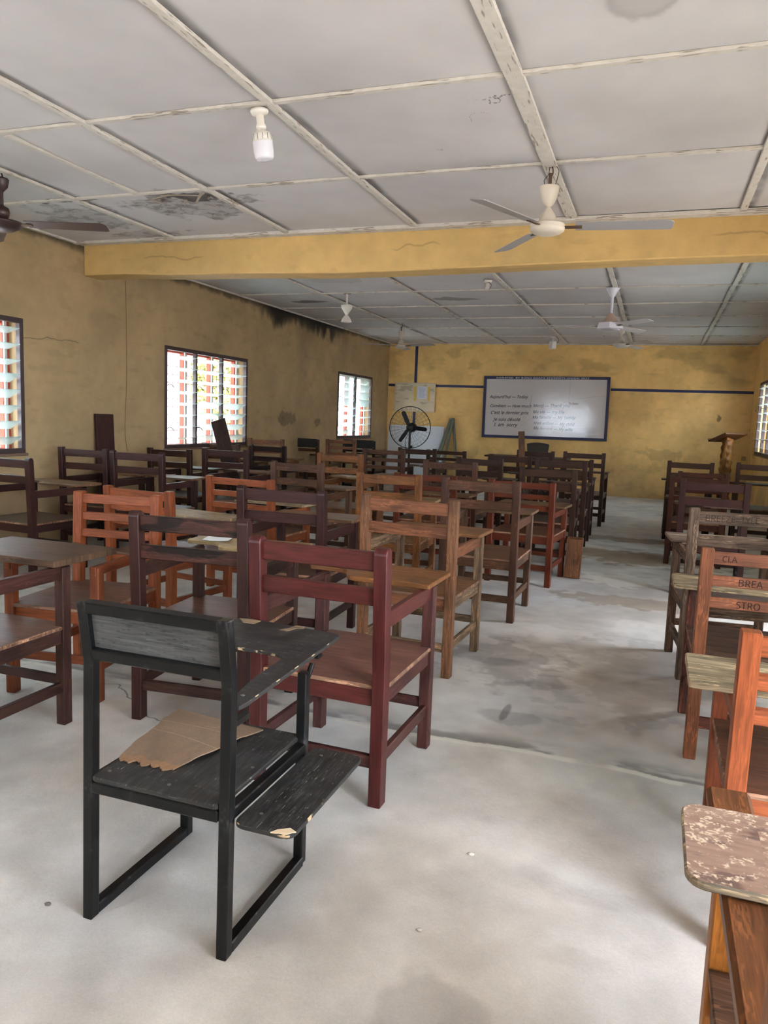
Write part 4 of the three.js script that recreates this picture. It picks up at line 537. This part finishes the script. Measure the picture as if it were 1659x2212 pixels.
// ---------------------------------------------------------------- loose boards, papers, pebbles
{
  const b1 = mesh('plank', block(0.27, 1.29, 0.024, 0.003), wood(78, 50, 48, 0, 0.5), scene); b1.position.set(-5.442, 0.645, -6.575); b1.rotation.set(0, Math.PI / 2, 0); b1.rotation.order = 'YXZ'; b1.rotation.x = -0.045; b1.userData = { label: 'tall dark brown board standing against the left wall between two windows', category: 'board' };
  const b2 = mesh('plank', block(0.185, 1.31, 0.022, 0.003), wood(84, 66, 62, 0, 0.5), scene); b2.position.set(-4.8, 0.635, -8.02); b2.rotation.set(-0.04, 0.1, 0.31); b2.userData = { label: 'dark plank leaning in front of the middle window, among chairs', category: 'board' };
  const b3 = mesh('plank', block(0.085, 1.25, 0.05, 0.003), wood(124, 88, 64, 1, 0.5), scene); b3.position.set(-1.67, 0.626, -10.33); b3.rotation.set(-0.06, 0.15, 0.085); b3.userData = { label: 'narrow brown plank leaning upright before the whiteboard, left of the mesh chair', category: 'board' };
  const paper = (x, y, z, w, d, a, label, dy = 0) => { const g = new THREE.BoxGeometry(w, 0.0012, d, 6, 1, 6), p = g.attributes.position; for (let i = 0; i < p.count; i++) p.setY(i, p.getY(i) + dy * (p.getX(i) / w) ** 2 * 4); g.computeVertexNormals(); const m = mesh('paper_sheet', g, plain(222, 224, 226, 0.8), scene); m.position.set(x, y, z); m.rotation.y = a; m.userData = { label, category: 'paper', group: 'loose papers on the tablets' }; };
  paper(-2.04, 0.7165, -3.29, 0.13, 0.11, 0.3, 'small white paper at the left end of the dark brown chair tablet, centre left', 0.004); paper(-1.9, 0.719, -5.95, 0.21, 0.28, 0.2, 'flat white paper on the tablet of the golden chair with rounded posts', 0.0);
  const pebble = (x, z, r, c, label) => { const g = new THREE.IcosahedronGeometry(r, 2), p = g.attributes.position; for (let i = 0; i < p.count; i++) { const k = 0.8 + 0.4 * vn(p.getX(i) / r * 1.3 + 5, p.getZ(i) / r * 1.3 + p.getY(i) / r + 5, 1601); p.setXYZ(i, p.getX(i) * k * 1.3, p.getY(i) * k * 0.6, p.getZ(i) * k); } g.computeVertexNormals(); const m = mesh('pebble', g, plain(...c, 0.9), scene); m.position.set(x, r * 0.5, z); m.userData = { label, category: 'pebble' }; };
  pebble(-0.448, -2.215, 0.008, [206, 198, 184], 'tiny pale pebble on the bare floor right of the maroon chair'); pebble(-1.465, -1.52, 0.007, [110, 100, 92], 'tiny dark pebble on the floor left of the black steel chair'); pebble(-0.495, -1.812, 0.006, [186, 178, 166], 'tiny grey pebble on the floor right of the black side shelf');
  const cb = mesh('wall_cable', tube([[XL + 0.006, 2.72, -6.96], [XL + 0.006, 2.26, -6.97], [XL + 0.006, 1.77, -6.975], [XL + 0.006, 1.06, -6.945], [XL + 0.006, 0.885, -6.98]], 0.0035, 40, 6), plain(136, 110, 74, 0.7), scene); cb.userData = { label: 'thin painted cable running down the left wall left of the middle window', category: 'cable' };
}
// ---------------------------------------------------------------- ceiling fans and lamps
function ceilingFan(label, x, z, hub, angles, c, style, R = 0.72) {
  const t = thing('ceiling_fan', label, 'ceiling fan', [x, 0, z], 0, 'ceiling fans'), m = plain(...c.body, 0.4), mb = plain(...c.blade, 0.4, c.metal ?? 0), rust = plain(96, 78, 62, 0.7, 0.4);
  put('hook', tube([[0, HC, 0], [0.014, HC - 0.04, 0], [0.012, HC - 0.07, 0], [0, HC - 0.08, 0.006]], 0.005, 14, 6), rust, t, 0, 0, 0);
  if (style === 'cups') {
    put('canopy', lathe([[0.014, hub + 0.125], [0.03, hub + 0.14], [0.045, hub + 0.17], [0.058, hub + 0.22], [0.06, hub + 0.245], [0.052, hub + 0.245], [0.012, hub + 0.235]]), m, t, 0, 0, 0); put('rod', new THREE.CylinderGeometry(0.011, 0.011, HC - hub - 0.12, 12), rust, t, 0, (HC - 0.06 + hub + 0.06) / 2, 0);
    put('motor_cup', lathe([[0.014, hub + 0.125], [0.022, hub + 0.11], [0.046, hub + 0.075], [0.058, hub + 0.035], [0.054, hub + 0.03], [0.01, hub + 0.05]]), m, t, 0, 0, 0); put('shaft', new THREE.CylinderGeometry(0.034, 0.038, 0.04, 16), rust, t, 0, hub + 0.04, 0);
    put('wiring', mergeGeometries([tube([[0.03, hub + 0.24, 0], [0.045, hub + 0.29, 0.01], [0.05, hub + 0.34, 0], [0.02, HC - 0.005, 0]], 0.0025, 16, 5), tube([[-0.02, hub + 0.24, 0.01], [-0.035, hub + 0.28, 0.01], [-0.012, hub + 0.32, 0], [-0.006, HC - 0.02, 0]], 0.0025, 16, 5)]), plain(52, 40, 36, 0.6), t, 0, 0, 0);
    put('motor', lathe([[0, hub - 0.042], [0.06, hub - 0.04], [0.07, hub - 0.034], [0.085, hub - 0.032], [0.104, hub - 0.018], [0.108, hub - 0.004], [0.106, hub + 0.012], [0.109, hub + 0.016], [0.106, hub + 0.022], [0.06, hub + 0.032], [0, hub + 0.034]], 36), m, t, 0, 0, 0);
  } else if (style === 'cone') {
    put('canopy', lathe([[0.02, hub + 0.33], [0.03, hub + 0.345], [0.075, hub + 0.425], [0.078, hub + 0.435], [0, hub + 0.435]]), m, t, 0, 0, 0); put('rod', new THREE.CylinderGeometry(0.016, 0.016, 0.3, 14), m, t, 0, hub + 0.25, 0); put('motor_cup', lathe([[0.018, hub + 0.15], [0.028, hub + 0.15], [0.085, hub + 0.055], [0.085, hub + 0.045], [0, hub + 0.045]]), plain(176, 150, 132, 0.5), t, 0, 0, 0);
    put('motor', new THREE.CylinderGeometry(0.145, 0.165, 0.07, 6).toNonIndexed(), m, t, 0, hub + 0.005, 0).geometry.computeVertexNormals(); put('lower_cap', lathe([[0, hub - 0.055], [0.09, hub - 0.05], [0.11, hub - 0.035], [0.1, hub - 0.03], [0, hub - 0.03]]), plain(196, 192, 196, 0.3, 0.4), t, 0, 0, 0);
  } else {
    put('canopy', lathe([[0.014, HC - 0.13], [0.04, HC - 0.1], [0.05, HC - 0.05], [0.045, HC - 0.04], [0, HC - 0.04]]), m, t, 0, 0, 0); put('rod', new THREE.CylinderGeometry(0.012, 0.012, HC - hub - 0.1, 12), m, t, 0, (HC + hub) / 2, 0); put('motor_cup', lathe([[0.012, hub + 0.13], [0.045, hub + 0.11], [0.052, hub + 0.08], [0.04, hub + 0.04], [0, hub + 0.035]]), m, t, 0, 0, 0);
    put('motor', lathe([[0, hub - 0.045], [0.07, hub - 0.042], [0.11, hub - 0.02], [0.135, hub + 0.005], [0.13, hub + 0.018], [0.05, hub + 0.035], [0, hub + 0.036]], 32), m, t, 0, 0, 0);
  }
  for (const a of angles) {
    const A = Math.atan2(-a[1], a[0]); const b = put('blade', (() => { const s = new THREE.Shape(); s.moveTo(0.17, -0.055); s.lineTo(R - 0.05, -0.062); s.quadraticCurveTo(R, -0.062, R + 0.005, -0.02); s.lineTo(R, 0.055); s.lineTo(R - 0.02, 0.062); s.lineTo(0.17, 0.05); s.closePath(); const g = extr(s, 0.005, 0.001); g.rotateX(-Math.PI / 2); return g; })(), mb, t, 0, hub + 0.004, 0); b.rotation.order = 'YXZ'; b.rotation.set(-0.2, A, 0);
    put('blade_bracket', block(0.13, 0.006, 0.034, 0.002), rust, b, 0.145, -0.003, 0);
    for (const x of [0.18, 0.205]) put('rivet', new THREE.SphereGeometry(0.006, 8, 6), plain(210, 210, 210, 0.3, 0.8), b, x, 0.006, 0);
  }
}
const rot3 = (x, z) => [0, 1, 2].map((k) => { const a = k * 2.0944, c = Math.cos(a), s = Math.sin(a); return [x * c - z * s, x * s + z * c]; });
ceilingFan('cream ceiling fan with grey blades in front of the yellow beam', -0.737, -4.947, 2.565, [[-0.32, 0.72], [0.718, -0.075], [-0.42, -0.637]], { body: [214, 204, 186], blade: [168, 166, 166], metal: 0.2 }, 'cups', 0.74);
ceilingFan('white ceiling fan with six-sided motor and brown cone, beyond the beam', -0.595, -9.3, 2.5, [[0.453, 0.55], [0.33, -0.556], [-0.66, 0.08]], { body: [206, 204, 214], blade: [196, 192, 192] }, 'cone', 0.68);
ceilingFan('small pale ceiling fan nearest the whiteboard, behind the six-sided white fan', -0.64, -12.9, 2.655, [[0.5, 0.6], [0.3, -0.6], [-0.7, 0.1]], { body: [206, 200, 190], blade: [184, 180, 174] }, 'ball', 0.66);
ceilingFan('small pale ceiling fan near the far left corner, above the notice board', -4.143, -12.3, 2.565, [[0.7, 0.3], [-0.6, 0.5], [-0.1, -0.7]], { body: [196, 186, 168], blade: [150, 146, 140] }, 'cups', 0.7);
ceilingFan('dark brown ceiling fan cut off by the left picture edge', -4.424, -4.286, 2.6, rot3(0.676, -0.248), { body: [58, 42, 40], blade: [74, 58, 54] }, 'ball', 0.73);
{ // fan stem without its motor
  const t = thing('fan_stem', 'white ceiling fan stem with two cups but no blades, left of the bare bulb holder', 'fan stem', [-3.895, 0, -9.306]), m = plain(220, 214, 204, 0.45), rust = plain(90, 78, 68, 0.7, 0.4);
  put('hook', block(0.1, 0.02, 0.03), rust, t, 0, HC - 0.012, 0); put('rod', new THREE.CylinderGeometry(0.013, 0.013, 0.3, 12), m, t, 0, HC - 0.17, 0); put('upper_cup', lathe([[0.014, 2.66], [0.03, 2.69], [0.07, 2.75], [0.076, 2.785], [0.06, 2.79], [0.01, 2.78]]), m, t, 0, 0, 0); put('lower_cup', lathe([[0.012, 2.665], [0.024, 2.655], [0.055, 2.615], [0.07, 2.575], [0.064, 2.575], [0.01, 2.6]]), m, t, 0, 0, 0);
}
function bulbHolder(t, m, y) { put('holder_base', lathe([[0, y], [0.046, y], [0.048, y - 0.012], [0.042, y - 0.026], [0.02, y - 0.03], [0, y - 0.03]]), m, t, 0, 0, 0); put('holder_socket', lathe([[0.0, y - 0.028], [0.021, y - 0.028], [0.02, y - 0.07], [0.027, y - 0.085], [0.026, y - 0.1], [0, y - 0.1]]), m, t, 0, 0, 0); }
{
  const t = thing('light_bulb', 'unlit white bulb in a round ceiling holder, near ceiling left of centre', 'light bulb', [-2.088, HC - 0.016, -3.72]), m = plain(226, 220, 208, 0.4), w = plain(222, 220, 226, 0.25); t.rotation.set(0.1, 0, 0.1); bulbHolder(t, m, 0);
  put('bulb_collar', lathe([[0.017, -0.09], [0.018, -0.108], [0.04, -0.115], [0.05, -0.13], [0.053, -0.165], [0.0, -0.165]]), m, t, 0, 0, 0); for (let i = 0; i < 12; i++) { const a = i * 0.5236; put('cooling_slot', block(0.003, 0.032, 0.002, 0.0005), plain(120, 118, 116, 0.6), t, 0.0518 * Math.sin(a), -0.143, 0.0518 * Math.cos(a), 0, a, 0); }
  put('bulb_dome', lathe([[0.053, -0.165], [0.054, -0.215], [0.05, -0.24], [0.04, -0.252], [0, -0.258]]), w, t, 0, 0, 0);
}
{ const t = thing('bulb_holder', 'empty white bulb holder on the ceiling beyond the beam, left of six-sided fan', 'bulb holder', [-1.915, HC - 0.012, -8.65]); bulbHolder(t, plain(222, 216, 206, 0.4), 0); put('wire', tube([[0.01, -0.02, 0.03], [0.05, -0.06, 0.03], [0.03, -0.11, 0.04]], 0.003, 12, 5), plain(80, 70, 62, 0.7), t, 0, 0, 0); }
{ const t = thing('light_bulb', 'wide white bulb under the far ceiling edge above the whiteboard', 'light bulb', [-1.875, HC - 0.02, -14.1]); bulbHolder(t, plain(206, 200, 190, 0.4), 0); put('bulb_dome', lathe([[0.02, -0.08], [0.06, -0.09], [0.066, -0.12], [0.064, -0.2], [0.05, -0.222], [0, -0.226]]), plain(226, 222, 220, 0.3), t, 0, 0, 0); put('wire', tube([[0.04, 0.0, 0], [0.09, -0.04, 0.02], [0.1, -0.09, 0], [0.07, -0.12, 0.02]], 0.004, 14, 5), plain(60, 50, 46, 0.7), t, 0, 0, 0); }
{ const m = mesh('wall_socket', block(0.08, 0.08, 0.025, 0.006), plain(170, 136, 88, 0.6), scene); m.position.set(1.56, 0.86, ZF + 0.015); m.userData = { label: 'small wall socket box in the front right corner, right of the lectern', category: 'socket' }; }
renderer.render(scene, camera);
